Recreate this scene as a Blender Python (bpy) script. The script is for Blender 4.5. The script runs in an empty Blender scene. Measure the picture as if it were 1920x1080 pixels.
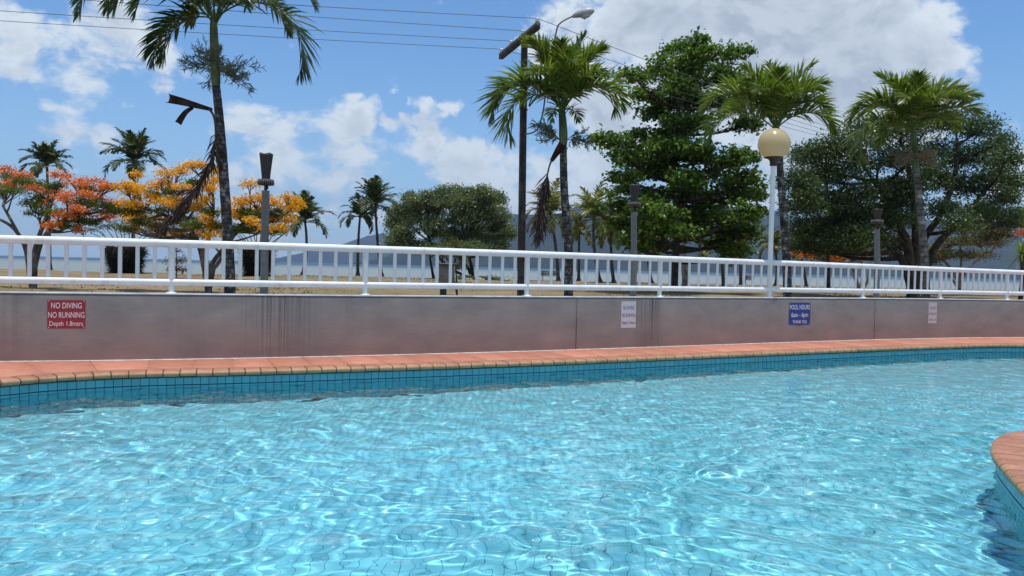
import bpy, math, random
import numpy as np
from mathutils import Matrix, Vector

# ----------------------------------------------------------------- camera, sky, sun, exposure
S = bpy.context.scene
COL = S.collection
EYE = 1.63
FPX = 1493.0                                   # focal length in photo pixels (1920 wide)
ROLL = math.radians(1.35)
PITCH = math.atan((540 - 501) / FPX)
cam = bpy.data.objects.new('camera', bpy.data.cameras.new('camera'))
COL.objects.link(cam)
S.camera = cam
cam.data.sensor_width = 36.0
cam.data.lens = 36.0 * FPX / 1920.0
cam.data.clip_start = 0.05
cam.data.clip_end = 60000
cam.matrix_world = (Matrix.Translation((0, 0, EYE)) @ Matrix.Rotation(math.radians(90) - PITCH, 4, 'X')
                    @ Matrix.Rotation(ROLL, 4, 'Z'))
S.render.resolution_x, S.render.resolution_y = 1024, 576
S.cycles.use_denoising = True
S.cycles.max_bounces = 12
S.cycles.transparent_max_bounces = 16
S.cycles.volume_bounces = 0
S.cycles.sample_clamp_indirect = 6.0
S.view_settings.view_transform = 'Standard'
S.view_settings.look = 'None'
S.view_settings.gamma = 1.0
S.view_settings.use_curve_mapping = False
S.view_settings.exposure = 0.0
HAZE_DENSITY = 8.0e-5
HAZE_COLOR = (0.50, 0.68, 1.0, 1)

SUN_DIR = Vector((0.020, -0.064, 1.0)).normalized()
sl = bpy.data.lights.new('sun', 'SUN')
sl.energy = 4.2
sl.angle = math.radians(0.5)
sl.color = (1.0, 0.965, 0.91)
sl.cycles.is_caustics_light = True
sun = bpy.data.objects.new('sun', sl)
COL.objects.link(sun)
sun.rotation_euler = SUN_DIR.to_track_quat('Z', 'Y').to_euler()

W = bpy.data.worlds.new('World')
S.world = W
W.use_nodes = True


def sky_world(nt):
    nt.nodes.clear()
    N, L = nt.nodes.new, nt.links.new

    def math_(op, a, b=None, c=None, clamp=False):
        n = N('ShaderNodeMath'); n.operation = op; n.use_clamp = clamp
        for i, v in enumerate((a, b, c)):
            if v is None: continue
            if isinstance(v, (int, float)): n.inputs[i].default_value = v
            else: L(v, n.inputs[i])
        return n.outputs[0]

    def ramp(v, a, b):
        n = N('ShaderNodeMapRange'); n.interpolation_type = 'SMOOTHSTEP'
        n.inputs[1].default_value = a; n.inputs[2].default_value = b
        L(v, n.inputs[0])
        return n.outputs[0]
    out = N('ShaderNodeOutputWorld'); bg = N('ShaderNodeBackground')
    L(bg.outputs[0], out.inputs[0])
    bg.inputs[1].default_value = 0.1
    sky = N('ShaderNodeTexSky'); sky.sky_type = 'NISHITA'; sky.sun_disc = False
    sky.sun_elevation = math.asin(SUN_DIR.z)
    sky.sun_rotation = math.atan2(SUN_DIR.x, SUN_DIR.y)
    sky.altitude = 0; sky.air_density = 1.0; sky.dust_density = 0.15; sky.ozone_density = 2.0
    tint = N('ShaderNodeMix'); tint.data_type = 'RGBA'; tint.blend_type = 'MULTIPLY'
    tint.inputs[0].default_value = 1.0
    L(sky.outputs[0], tint.inputs[6]); tint.inputs[7].default_value = (0.84, 1.20, 1.48, 1)
    tc = N('ShaderNodeTexCoord')
    sep = N('ShaderNodeSeparateXYZ'); L(tc.outputs['Generated'], sep.inputs[0])
    X, Y, Z = sep.outputs
    az = math_('ARCTAN2', X, Y)
    el = math_('ARCSINE', Z)
    # whitish moist air low over the sea, the whole way round
    hz = math_('POWER', math_('SUBTRACT', 1.0, math_('MULTIPLY', math_('ABSOLUTE', Z), 3.2), clamp=True), 2.2)
    air = N('ShaderNodeMix'); air.data_type = 'RGBA'
    L(math_('MULTIPLY', hz, 0.9), air.inputs[0]); L(tint.outputs[2], air.inputs[6])
    air.inputs[7].default_value = (4.2, 5.9, 7.8, 1)
    # cloud banks: azimuth, elevation, half widths (degrees), weight
    banks = BANKS
    cov = None
    # warp the bank outlines so that they do not read as ellipses
    wn = N('ShaderNodeTexNoise'); wn.inputs['Scale'].default_value = 9; wn.inputs['Detail'].default_value = 6
    L(tc.outputs['Generated'], wn.inputs[0])
    ws = N('ShaderNodeSeparateColor'); L(wn.outputs['Color'], ws.inputs[0])
    azw = math_('ADD', az, math_('MULTIPLY', math_('SUBTRACT', ws.outputs[0], 0.5), 0.26))
    elw = math_('ADD', el, math_('MULTIPLY', math_('SUBTRACT', ws.outputs[1], 0.5), 0.17))
    for a, e, ra, re, wt in banks:
        dx = math_('DIVIDE', math_('SUBTRACT', azw, math.radians(a)), math.radians(ra))
        dy = math_('DIVIDE', math_('SUBTRACT', elw, math.radians(e)), math.radians(re))
        r2 = math_('ADD', math_('MULTIPLY', dx, dx), math_('MULTIPLY', dy, dy))
        g = math_('MULTIPLY', math_('SUBTRACT', 1.0, math_('MULTIPLY', r2, 0.5), clamp=True), wt)
        cov = g if cov is None else math_('MAXIMUM', cov, g)
    # scattered cloud over the rest of the sky
    rest = N('ShaderNodeTexNoise'); rest.inputs['Scale'].default_value = 2.6; rest.inputs['Detail'].default_value = 2
    L(tc.outputs['Generated'], rest.inputs[0])
    back = math_('MAXIMUM', ramp(math_('ABSOLUTE', az), 0.72, 1.0), ramp(el, 0.38, 0.55))  # cloud overhead, out of view, added to whiten the blue ambient light
    cov = math_('MAXIMUM', cov, math_('MULTIPLY', math_('MULTIPLY', ramp(rest.outputs[0], 0.40, 0.62), 0.85), back))

    def puff(dz):
        mp = N('ShaderNodeMapping'); mp.inputs['Scale'].default_value = (1, 1, 1.5)
        mp.inputs['Location'].default_value = (0.3, 0.1, dz)
        L(tc.outputs['Generated'], mp.inputs[0])
        n = N('ShaderNodeTexNoise'); n.inputs['Scale'].default_value = 11
        n.inputs['Detail'].default_value = 10; n.inputs['Roughness'].default_value = 0.60
        n.inputs['Distortion'].default_value = 0.25
        L(mp.outputs[0], n.inputs[0])
        return n.outputs[0]
    n0, n1 = puff(0.0), puff(0.035)
    dens = math_('ADD', math_('MULTIPLY', math_('SUBTRACT', n0, 0.5), 3.0), math_('SUBTRACT', cov, 0.40))
    alpha = math_('MULTIPLY', ramp(dens, -0.03, 0.40), 0.96)
    # sunlit tops and greyer thick bases
    thick = ramp(dens, 0.22, 0.95)
    topl = ramp(math_('SUBTRACT', n0, n1), -0.10, 0.10)
    lit = math_('ADD', math_('MULTIPLY', topl, 0.45), math_('SUBTRACT', 0.72, math_('MULTIPLY', thick, 0.62)), clamp=True)
    cc = N('ShaderNodeMix'); cc.data_type = 'RGBA'
    L(lit, cc.inputs[0])
    cc.inputs[6].default_value = (3.9, 4.5, 5.5, 1); cc.inputs[7].default_value = (7.9, 8.7, 9.2, 1)
    fin = N('ShaderNodeMix'); fin.data_type = 'RGBA'
    L(alpha, fin.inputs[0]); L(air.outputs[2], fin.inputs[6]); L(cc.outputs[2], fin.inputs[7])
    L(fin.outputs[2], bg.inputs[0])


def ray(px, py):
    """direction of sight towards a point of the photograph (survey of the place)"""
    u, v = px - 960.0, 540.0 - py
    c, s = math.cos(ROLL), math.sin(ROLL)
    x, y = u * c - v * s, u * s + v * c
    cp, sp = math.cos(PITCH), math.sin(PITCH)
    return np.array([x, FPX * cp + y * sp, -FPX * sp + y * cp]) / FPX


def at(px, py, Y):
    d = ray(px, py)
    t = Y / d[1]
    return np.array([d[0] * t, Y, EYE + d[2] * t])


def at_z(px, py, z):
    d = ray(px, py)
    t = (z - EYE) / d[2]
    return np.array([d[0] * t, d[1] * t, z])


def bank(px, py, rx, ry, wt):
    d = ray(px, py)
    return (math.degrees(math.atan2(d[0], d[1])), math.degrees(math.asin(d[2] / np.linalg.norm(d))),
            rx / FPX * 57.3, ry / FPX * 57.3, wt)


BANKS = [bank(*b) for b in [
    (90, 70, 190, 80, .74), (200, 225, 95, 38, .56), (290, 140, 55, 50, .45), (440, 165, 60, 35, .40),
    (520, 290, 100, 80, .74), (590, 300, 150, 95, .76), (690, 265, 70, 55, .78), (640, 195, 35, 24, .74), (600, 390, 220, 75, .66),
    (815, 268, 52, 38, .92), (865, 235, 34, 50, .86), (880, 320, 90, 50, .75), (765, 168, 36, 22, .46), (930, 250, 60, 40, .5),
    (980, 330, 170, 70, .92), (1110, 300, 100, 85, .90), (900, 35, 120, 45, .50), (1000, 400, 240, 60, .62),
    (1200, 50, 250, 120, .84), (1400, 80, 340, 175, 1.36), (1560, 150, 200, 140, 1.3), (1690, 120, 45, 60, .75), (1650, 30, 180, 60, .80),
    (1420, 330, 190, 110, .75), (1860, 245, 75, 70, .70), (1865, 15, 45, 35, .58), (1915, 330, 60, 60, .7),
    (300, 300, 60, 30, .50), (40, 400, 120, 50, .40)]]
sky_world(W.node_tree)

# ----------------------------------------------------------------- helpers
rng = np.random.default_rng(11)
random.seed(11)
UP = np.array([0.0, 0.0, 1.0])


def unit(v):
    v = np.asarray(v, float)
    return v / np.maximum(np.linalg.norm(v, axis=-1, keepdims=True), 1e-9)


class MB:
    """collects shapes; build() links them as ONE mesh object"""
    def __init__(s):
        s.v, s.f, s.n, s.uv = [], [], 0, []

    def add(s, v, f):
        v = np.asarray(v, float).reshape(-1, 3)
        s.v.append(v)
        f = np.asarray(f, int)
        s.f.append(f + s.n)
        s.n += len(v)
        return s

    def box(s, c, size, R=None):
        c = np.asarray(c, float); h = np.asarray(size, float) / 2
        v = np.array([[x, y, z] for x in (-1, 1) for y in (-1, 1) for z in (-1, 1)]) * h
        if R is not None: v = v @ np.asarray(R).T
        return s.add(v + c, [[0, 1, 3, 2], [4, 6, 7, 5], [0, 4, 5, 1], [2, 3, 7, 6], [0, 2, 6, 4], [1, 5, 7, 3]])

    def tube(s, pts, r, n=8, cap=True):
        P = np.asarray(pts, float); m = len(P)
        r = np.broadcast_to(np.asarray(r, float), (m,))
        T = unit(np.gradient(P, axis=0))
        ref = np.array([1.0, 0, 0]) if abs(T[0][2]) > .8 else UP
        A = unit(np.cross(T, ref)); B = np.cross(T, A)
        a = np.arange(n) / n * 2 * math.pi
        V = P[:, None] + r[:, None, None] * (np.cos(a)[None, :, None] * A[:, None] + np.sin(a)[None, :, None] * B[:, None])
        i = np.arange(m - 1)[:, None] * n; j = np.arange(n)[None]; k = (j + 1) % n
        F = np.stack([i + j, i + k, i + n + k, i + n + j], -1).reshape(-1, 4)
        s.add(V, F)
        if cap:
            for q, e in ((0, P[0]), (m - 1, P[-1])):
                ring = np.vstack([V[q], e])
                f = [[jj, (jj + 1) % n, n] for jj in range(n)]
                s.add(ring, f if q else [x[::-1] for x in f])
        return s

    def lathe(s, base, prof, n=20, squash=None):
        prof = np.asarray(prof, float); a = np.arange(n) / n * 2 * math.pi
        V = np.stack([prof[:, 0][:, None] * np.cos(a), prof[:, 0][:, None] * np.sin(a), np.repeat(prof[:, 1][:, None], n, 1)], -1)
        m = len(prof)
        i = np.arange(m - 1)[:, None] * n; j = np.arange(n)[None]; k = (j + 1) % n
        return s.add(V + np.asarray(base), np.stack([i + j, i + k, i + n + k, i + n + j], -1).reshape(-1, 4))

    def build(s, name, mat, parent=None, smooth=False, origin=None):
        me = bpy.data.meshes.new(name)
        V = np.concatenate(s.v)
        if parent is not None: V = V - wloc(parent)
        elif origin is not None: V = V - np.asarray(origin)
        lens = np.concatenate([np.full(len(f), f.shape[1]) for f in s.f])
        idx = np.concatenate([f.ravel() for f in s.f])
        me.vertices.add(len(V)); me.vertices.foreach_set('co', V.astype(np.float32).ravel())
        me.loops.add(len(idx)); me.loops.foreach_set('vertex_index', idx.astype(np.int32))
        me.polygons.add(len(lens))
        me.polygons.foreach_set('loop_start', np.concatenate([[0], np.cumsum(lens)[:-1]]).astype(np.int32))
        me.polygons.foreach_set('loop_total', lens.astype(np.int32))
        if smooth: me.polygons.foreach_set('use_smooth', np.ones(len(lens), bool))
        me.update(calc_edges=True)
        me.materials.append(mat)
        o = bpy.data.objects.new(name, me)
        COL.objects.link(o)
        if parent is not None: o.parent = parent
        elif origin is not None: o.location = origin
        return o


def wloc(o):
    v = np.zeros(3)
    while o is not None:
        v = v + np.array(o.location); o = o.parent
    return v


def tag(o, label=None, cat=None, group=None, kind=None):
    for k, v in (('label', label), ('category', cat), ('group', group), ('kind', kind)):
        if v: o[k] = v
    return o


def thing(name, loc, label, cat, group=None):
    o = bpy.data.objects.new(name, None)
    o.empty_display_size = .1
    COL.objects.link(o)
    o.location = [float(x) for x in loc]
    return tag(o, label, cat, group)


def piece(name, me, parent, loc, rotz=0.0, rot=None):
    o = bpy.data.objects.new(name, me)
    COL.objects.link(o)
    o.parent = parent
    o.location = [float(x) for x in loc]
    o.rotation_euler = rot if rot is not None else (0, 0, rotz)
    return o


def bez(a, b, c, n=8):
    t = np.linspace(0, 1, n)[:, None]
    a, b, c = map(np.asarray, (a, b, c))
    return (1 - t) ** 2 * a + 2 * t * (1 - t) * b + t * t * c


def spline(pts, n=10, closed=False):
    P = np.asarray(pts, float); m = len(P); out = []
    rngk = range(m) if closed else range(m - 1)
    for k in rngk:
        g = lambda q: P[q % m] if closed else P[min(max(q, 0), m - 1)]
        p0, p1, p2, p3 = g(k - 1), g(k), g(k + 1), g(k + 2)
        t = np.arange(n)[:, None] / n
        out.append(.5 * (2 * p1 + (p2 - p0) * t + (2 * p0 - 5 * p1 + 4 * p2 - p3) * t ** 2 + (3 * p1 - p0 - 3 * p2 + p3) * t ** 3))
    if not closed: out.append(P[-1:])
    return np.concatenate(out)


def resample(P, step, closed=False):
    if closed: P = np.vstack([P, P[:1]])
    d = np.concatenate([[0], np.cumsum(np.linalg.norm(np.diff(P, axis=0), axis=1))])
    n = max(2, int(round(d[-1] / step)))
    t = np.linspace(0, d[-1], n + 1)
    if closed: t = t[:-1]
    return np.stack([np.interp(t, d, P[:, k]) for k in range(P.shape[1])], -1)


# ----------------------------------------------------------------- materials
def new_mat(name):
    m = bpy.data.materials.new(name)
    m.use_nodes = True
    nt = m.node_tree
    return m, nt, nt.nodes['Principled BSDF']


def lk(nt, a, b): nt.links.new(a, b)


def noise(nt, scale, detail=4, rough=.55, coord='Object', stretch=None):
    tc = nt.nodes.new('ShaderNodeTexCoord')
    n = nt.nodes.new('ShaderNodeTexNoise')
    n.inputs['Scale'].default_value = scale; n.inputs['Detail'].default_value = detail; n.inputs['Roughness'].default_value = rough
    if stretch:
        mp = nt.nodes.new('ShaderNodeMapping'); mp.inputs['Scale'].default_value = stretch
        lk(nt, tc.outputs[coord], mp.inputs[0]); lk(nt, mp.outputs[0], n.inputs[0])
    else:
        lk(nt, tc.outputs[coord], n.inputs[0])
    return n.outputs[0]


def ramp(nt, fac, stops):
    r = nt.nodes.new('ShaderNodeValToRGB')
    e = r.color_ramp.elements
    while len(e) < len(stops): e.new(.5)
    for el, (p, c) in zip(e, stops):
        el.position = p; el.color = (*c, 1) if len(c) == 3 else c
    lk(nt, fac, r.inputs[0])
    return r.outputs[0]


def mixc(nt, fac, a, b, blend='MIX'):
    m = nt.nodes.new('ShaderNodeMix'); m.data_type = 'RGBA'; m.blend_type = blend
    for s, v in ((0, fac), (6, a), (7, b)):
        if isinstance(v, (int, float)): m.inputs[s].default_value = v
        elif isinstance(v, tuple): m.inputs[s].default_value = (*v, 1) if len(v) == 3 else v
        else: lk(nt, v, m.inputs[s])
    return m.outputs[2]


def bump(nt, p, h, strength=.3, dist=.02):
    b = nt.nodes.new('ShaderNodeBump'); b.inputs['Strength'].default_value = strength; b.inputs['Distance'].default_value = dist
    lk(nt, h, b.inputs['Height']); lk(nt, b.outputs[0], p.inputs['Normal'])


def paint(name, c, rough=.4, var=.12, scale=6, bumps=0.0, metal=0.0, spec=.5):
    m, nt, p = new_mat(name)
    n = noise(nt, scale, 5)
    lo = tuple(x * (1 - var) for x in c); hi = tuple(min(1, x * (1 + var)) for x in c)
    lk(nt, ramp(nt, n, [(.3, lo), (.7, hi)]), p.inputs['Base Color'])
    p.inputs['Roughness'].default_value = rough; p.inputs['Metallic'].default_value = metal
    p.inputs['Specular IOR Level'].default_value = spec
    if bumps: bump(nt, p, n, bumps, .01)
    return m


def leafy(name, c1, c2, c3=None, trans=.3, rough=.42, spec=.5):
    """leaf surface: colour differs from leaf to leaf, thin enough to let light through"""
    m, nt, p = new_mat(name)
    g = nt.nodes.new('ShaderNodeNewGeometry')
    st = [(0, c1), (.75, c2), (1, c3 or c2)]
    col = ramp(nt, g.outputs['Random Per Island'], st)
    lk(nt, col, p.inputs['Base Color'])
    p.inputs['Roughness'].default_value = rough; p.inputs['Specular IOR Level'].default_value = spec
    t = nt.nodes.new('ShaderNodeBsdfTranslucent')
    lk(nt, mixc(nt, 1.0, col, (1.25, 1.3, .7), 'MULTIPLY'), t.inputs[0])
    mx = nt.nodes.new('ShaderNodeMixShader'); mx.inputs[0].default_value = trans
    lk(nt, p.outputs[0], mx.inputs[1]); lk(nt, t.outputs[0], mx.inputs[2])
    lk(nt, mx.outputs[0], nt.nodes['Material Output'].inputs[0])
    return m


def bark(name, c1, c2, c3, scale=9, stretch=(1, 1, .35), rings=0.0):
    m, nt, p = new_mat(name)
    n = noise(nt, scale, 6, .65, stretch=stretch)
    n2 = noise(nt, scale * .35, 3, .5)
    a = ramp(nt, n, [(.32, c1), (.52, c2), (.68, c3)])
    b = ramp(nt, n2, [(.35, (.55, .55, .55)), (.65, (1.2, 1.2, 1.2))])
    col = mixc(nt, 1.0, a, b, 'MULTIPLY')
    if rings:
        w = nt.nodes.new('ShaderNodeTexWave'); w.bands_direction = 'Z'; w.inputs['Scale'].default_value = rings
        w.inputs['Distortion'].default_value = 1.5; w.inputs['Detail Scale'].default_value = 2
        tc = nt.nodes.new('ShaderNodeTexCoord'); lk(nt, tc.outputs['Object'], w.inputs[0])
        col = mixc(nt, .6, col, ramp(nt, w.outputs[0], [(.0, (.25, .25, .25)), (.35, (1, 1, 1))]), 'MULTIPLY')
    lk(nt, col, p.inputs['Base Color'])
    p.inputs['Roughness'].default_value = .85; p.inputs['Specular IOR Level'].default_value = .2
    bump(nt, p, n, .6, .02)
    return m


M = {}
def rail_paint():
    m, nt, p = new_mat('white_rail')
    n = noise(nt, 3, 5); sp = noise(nt, 26, 3, .7); gr = noise(nt, 5, 6, .7, stretch=(1, 1, .4))
    c = ramp(nt, n, [(.3, (.72, .73, .73)), (.7, (.81, .81, .80))])
    c = mixc(nt, 1.0, c, ramp(nt, gr, [(.30, (.80, .79, .76)), (.48, (1, 1, 1))]), 'MULTIPLY')
    c = mixc(nt, ramp(nt, sp, [(.745, (0, 0, 0)), (.78, (1, 1, 1))]), c, (.30, .17, .09))
    lk(nt, c, p.inputs['Base Color'])
    p.inputs['Roughness'].default_value = .38
    bump(nt, p, gr, .12, .003)
    return m


M['white_rail'] = rail_paint()
M['grey_steel'] = paint('grey_steel', (.17, .18, .19), .5, .2, 4)
M['dark_steel'] = paint('dark_steel', (.035, .032, .032), .55, .4, 7, .1)
M['black_plastic'] = paint('black_plastic', (.012, .012, .013), .4, .2)
M['pole_wood'] = bark('pole_wood', (.035, .03, .028), (.075, .062, .055), (.12, .10, .09), 14, (1, 1, .06))
M['porcelain'] = paint('porcelain', (.62, .62, .64), .2, .05)
M['wire'] = paint('wire', (.06, .06, .065), .5, .1)
M['lamp_metal'] = paint('lamp_metal', (.38, .38, .39), .45, .2, 8)
M['lamp_lens'] = paint('lamp_lens', (.45, .44, .40), .2, .1, 8)
M['sign_red'] = paint('sign_red', (.30, .016, .03), .35, .15, 10)
M['sign_blue'] = paint('sign_blue', (.012, .035, .22), .35, .15, 10)
M['sign_white'] = paint('sign_white', (.62, .60, .62), .4, .08, 10)
M['sign_faded'] = paint('sign_faded', (.56, .50, .50), .5, .08, 10)
M['letter_white'] = paint('letter_white', (.75, .72, .72), .5, .05)
M['letter_grey'] = paint('letter_grey', (.10, .08, .10), .5, .1)
M['letter_red'] = paint('letter_red', (.24, .02, .05), .5, .1)
M['letter_faded'] = paint('letter_faded', (.28, .15, .16), .6, .2)
M['screw'] = paint('screw', (.5, .48, .45), .3, .1, metal=.6)
M['cabinet'] = paint('cabinet', (.19, .175, .16), .6, .06, 5)
M['cabinet_dark'] = paint('cabinet_dark', (.03, .035, .03), .6, .2)
M['bench'] = paint('bench', (.085, .09, .075), .7, .3, 12, .1)
M['rock'] = paint('rock', (.30, .28, .25), .9, .4, 4, .5)
M['soil'] = paint('soil', (.10, .075, .055), .95, .4, 9, .4)

M['palm_bark'] = bark('palm_bark', (.028, .026, .024), (.085, .08, .072), (.40, .40, .38), 8, (1, 1, .8), rings=3.2)
M['palm_bark_pale'] = bark('palm_bark_pale', (.07, .065, .055), (.17, .155, .135), (.30, .29, .26), 6, (1, 1, .7), rings=2.0)
M['coconut_bark'] = bark('coconut_bark', (.04, .033, .027), (.10, .085, .07), (.17, .15, .13), 8, (1, 1, .8))
M['tree_bark'] = bark('tree_bark', (.025, .02, .016), (.06, .05, .04), (.12, .10, .085), 8)
M['pale_bark'] = bark('pale_bark', (.10, .085, .07), (.22, .19, .16), (.33, .30, .26), 7)
M['flame_bark'] = bark('flame_bark', (.05, .042, .036), (.12, .10, .085), (.25, .22, .19), 8)
M['crownshaft'] = bark('crownshaft', (.06, .085, .035), (.11, .14, .06), (.17, .19, .09), 5, (1, 1, .2))
M['frond'] = leafy('frond', (.060, .115, .012), (.135, .200, .026), (.29, .30, .075), .40, .34, .6)
M['frond_dark'] = leafy('frond_dark', (.024, .058, .011), (.055, .105, .018), (.13, .16, .04), .28, .34, .6)
M['coconut_frond'] = leafy('coconut_frond', (.028, .055, .016), (.055, .085, .022), (.14, .13, .04), .3, .4)
M['coconut_yellow'] = leafy('coconut_yellow', (.085, .12, .022), (.19, .20, .045), (.42, .34, .13), .4, .45)
M['dead_frond'] = leafy('dead_frond', (.05, .034, .027), (.11, .075, .056), (.22, .16, .12), .12, .8, .2)
M['dead_sheath'] = bark('dead_sheath', (.03, .016, .012), (.06, .032, .024), (.10, .06, .045), 9, (1, 1, .3))
M['flower_stalk'] = leafy('flower_stalk', (.10, .14, .07), (.20, .23, .14), (.30, .31, .22), .15, .6, .3)
M['dry_stalk'] = leafy('dry_stalk', (.22, .17, .10), (.34, .28, .18), (.42, .36, .26), .15, .7, .2)
M['almond_leaf'] = leafy('almond_leaf', (.035, .090, .010), (.095, .180, .018), (.20, .25, .04), .36, .38, .5)
M['fig_leaf'] = leafy('fig_leaf', (.032, .066, .020), (.072, .118, .040), (.15, .19, .08), .3, .42, .4)
M['shore_leaf'] = leafy('shore_leaf', (.085, .125, .045), (.155, .200, .085), (.30, .33, .19), .4, .36, .6)
M['flame_leaf'] = leafy('flame_leaf', (.06, .11, .02), (.13, .18, .03), (.24, .24, .05), .4, .5, .3)
M['flame_red'] = leafy('flame_red', (.66, .13, .018), (.78, .24, .04), (.74, .36, .12), .25, .6, .15)
M['flame_yellow'] = leafy('flame_yellow', (.70, .31, .010), (.84, .46, .022), (.78, .54, .07), .25, .6, .15)
M['shrub_red'] = leafy('shrub_red', (.11, .055, .05), (.19, .11, .09), (.12, .12, .05), .2, .5, .3)
M['tan_twig'] = bark('tan_twig', (.16, .12, .085), (.28, .22, .16), (.38, .32, .25), 9)
M['olive_leaf'] = leafy('olive_leaf', (.055, .065, .018), (.12, .12, .035), (.22, .16, .05), .3, .5, .3)
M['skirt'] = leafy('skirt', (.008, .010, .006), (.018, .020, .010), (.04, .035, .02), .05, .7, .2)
M['grass_blade'] = leafy('grass_blade', (.17, .14, .055), (.24, .185, .085), (.14, .14, .05), .25, .8, .05)


def globe_mat():
    m, nt, p = new_mat('globe_plastic')
    p.inputs['Base Color'].default_value = (.64, .55, .32, 1)
    p.inputs['Roughness'].default_value = .22
    p.inputs['Coat Weight'].default_value = .4
    w = nt.nodes.new('ShaderNodeTexWave'); w.bands_direction = 'Z'; w.inputs['Scale'].default_value = 22
    tc = nt.nodes.new('ShaderNodeTexCoord'); lk(nt, tc.outputs['Object'], w.inputs[0])
    bump(nt, p, w.outputs[0], .12, .004)
    t = nt.nodes.new('ShaderNodeBsdfTranslucent'); t.inputs[0].default_value = (.85, .70, .40, 1)
    mx = nt.nodes.new('ShaderNodeMixShader'); mx.inputs[0].default_value = .45
    lk(nt, p.outputs[0], mx.inputs[1]); lk(nt, t.outputs[0], mx.inputs[2])
    lk(nt, mx.outputs[0], nt.nodes['Material Output'].inputs[0])
    return m


M['globe'] = globe_mat()


def wall_mat():
    """painted render: brush drag along the wall, run-down stains at known places (u = metres along, v = height)"""
    m, nt, p = new_mat('wall_render')
    uv = nt.nodes.new('ShaderNodeUVMap'); uv.uv_map = 'along'
    sp = nt.nodes.new('ShaderNodeSeparateXYZ'); lk(nt, uv.outputs[0], sp.inputs[0])

    def nz(scale, st, det=4, ro=.55):
        mp = nt.nodes.new('ShaderNodeMapping'); mp.inputs['Scale'].default_value = st
        lk(nt, uv.outputs[0], mp.inputs[0])
        n = nt.nodes.new('ShaderNodeTexNoise'); n.inputs['Scale'].default_value = scale
        n.inputs['Detail'].default_value = det; n.inputs['Roughness'].default_value = ro
        lk(nt, mp.outputs[0], n.inputs[0])
        return n.outputs[0]

    def mth(op, a, b=None, clamp=False):
        n = nt.nodes.new('ShaderNodeMath'); n.operation = op; n.use_clamp = clamp
        for i, v in enumerate((a, b)):
            if v is None: continue
            if isinstance(v, (int, float)): n.inputs[i].default_value = v
            else: lk(nt, v, n.inputs[i])
        return n.outputs[0]
    drag = nz(1, (3.2, 26, 1), 6, .68)
    blot = nz(1, (1.3, 2.2, 1), 6, .65)
    col = ramp(nt, drag, [(.3, (.170, .161, .160)), (.7, (.186, .177, .174))])
    col = mixc(nt, 1.0, col, ramp(nt, blot, [(.32, (.78, .78, .79)), (.68, (1.14, 1.12, 1.10))]), 'MULTIPLY')
    runs = nz(1, (22, .22, 1), 4, .6)
    u = sp.outputs[0]
    tot = None
    for c, wd, amt in STAINS:
        g = mth('MULTIPLY', mth('SUBTRACT', 1.0, mth('ABSOLUTE', mth('DIVIDE', mth('SUBTRACT', u, c), wd)), True), amt)
        tot = g if tot is None else mth('ADD', tot, g)
    run = nt.nodes.new('ShaderNodeMapRange'); run.inputs[1].default_value = .40; run.inputs[2].default_value = .66
    lk(nt, runs, run.inputs[0])
    tot = mth('ADD', tot, .008)
    col = mixc(nt, mth('MULTIPLY', mth('MULTIPLY', run.outputs[0], tot), 1.0, True), col, (.055, .055, .06))
    # reddish light bounced off the paving, painted into the lower wall colour, patchy
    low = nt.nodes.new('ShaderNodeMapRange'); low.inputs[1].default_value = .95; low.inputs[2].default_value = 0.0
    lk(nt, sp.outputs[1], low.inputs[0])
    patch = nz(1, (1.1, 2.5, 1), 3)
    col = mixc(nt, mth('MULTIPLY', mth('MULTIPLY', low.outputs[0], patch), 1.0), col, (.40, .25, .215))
    lk(nt, col, p.inputs['Base Color'])
    p.inputs['Roughness'].default_value = .95; p.inputs['Specular IOR Level'].default_value = .04
    bump(nt, p, drag, .4, .006)
    return m


def terracotta(name, edge):
    m, nt, p = new_mat(name)
    n = noise(nt, 5, 5); n2 = noise(nt, 40, 4, .6)
    oi = nt.nodes.new('ShaderNodeObjectInfo')
    g = nt.nodes.new('ShaderNodeNewGeometry')
    tone = ramp(nt, oi.outputs['Random'], [(0, (.86, .84, .84)), (.6, (1, 1, 1)), (1, (1.12, 1.13, 1.14))])
    if edge:
        c = ramp(nt, n, [(.3, (.35, .15, .092)), (.62, (.43, .21, .125)), (.8, (.50, .31, .175))])
        c = mixc(nt, 1.0, c, ramp(nt, n2, [(.4, (.85, .85, .83)), (.62, (1.08, 1.06, 1.02))]), 'MULTIPLY')
    else:
        c = ramp(nt, n, [(.3, (.44, .17, .11)), (.7, (.53, .225, .15))])
    c = mixc(nt, 1.0, c, tone, 'MULTIPLY')
    if edge:      # the nosing is worn to sandy yellow where feet and water rub it
        sp = nt.nodes.new('ShaderNodeSeparateXYZ'); lk(nt, g.outputs['Normal'], sp.inputs[0])
        f = nt.nodes.new('ShaderNodeMapRange'); f.inputs[1].default_value = .97; f.inputs[2].default_value = .55
        lk(nt, sp.outputs[2], f.inputs[0])
        mm = nt.nodes.new('ShaderNodeMath'); mm.operation = 'MULTIPLY'; lk(nt, f.outputs[0], mm.inputs[0]); lk(nt, n, mm.inputs[1])
        c = mixc(nt, mm.outputs[0], c, (.46, .33, .16))
    lk(nt, c, p.inputs['Base Color'])
    p.inputs['Roughness'].default_value = .55; p.inputs['Specular IOR Level'].default_value = .3
    bump(nt, p, n2, .25, .004)
    return m


M['paver'] = terracotta('paver', False)
M['bullnose'] = terracotta('bullnose', True)
M['joint'] = paint('joint', (.055, .042, .035), .9, .3, 12)
M['screed'] = paint('screed', (.36, .17, .12), .8, .2, 3)


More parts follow.
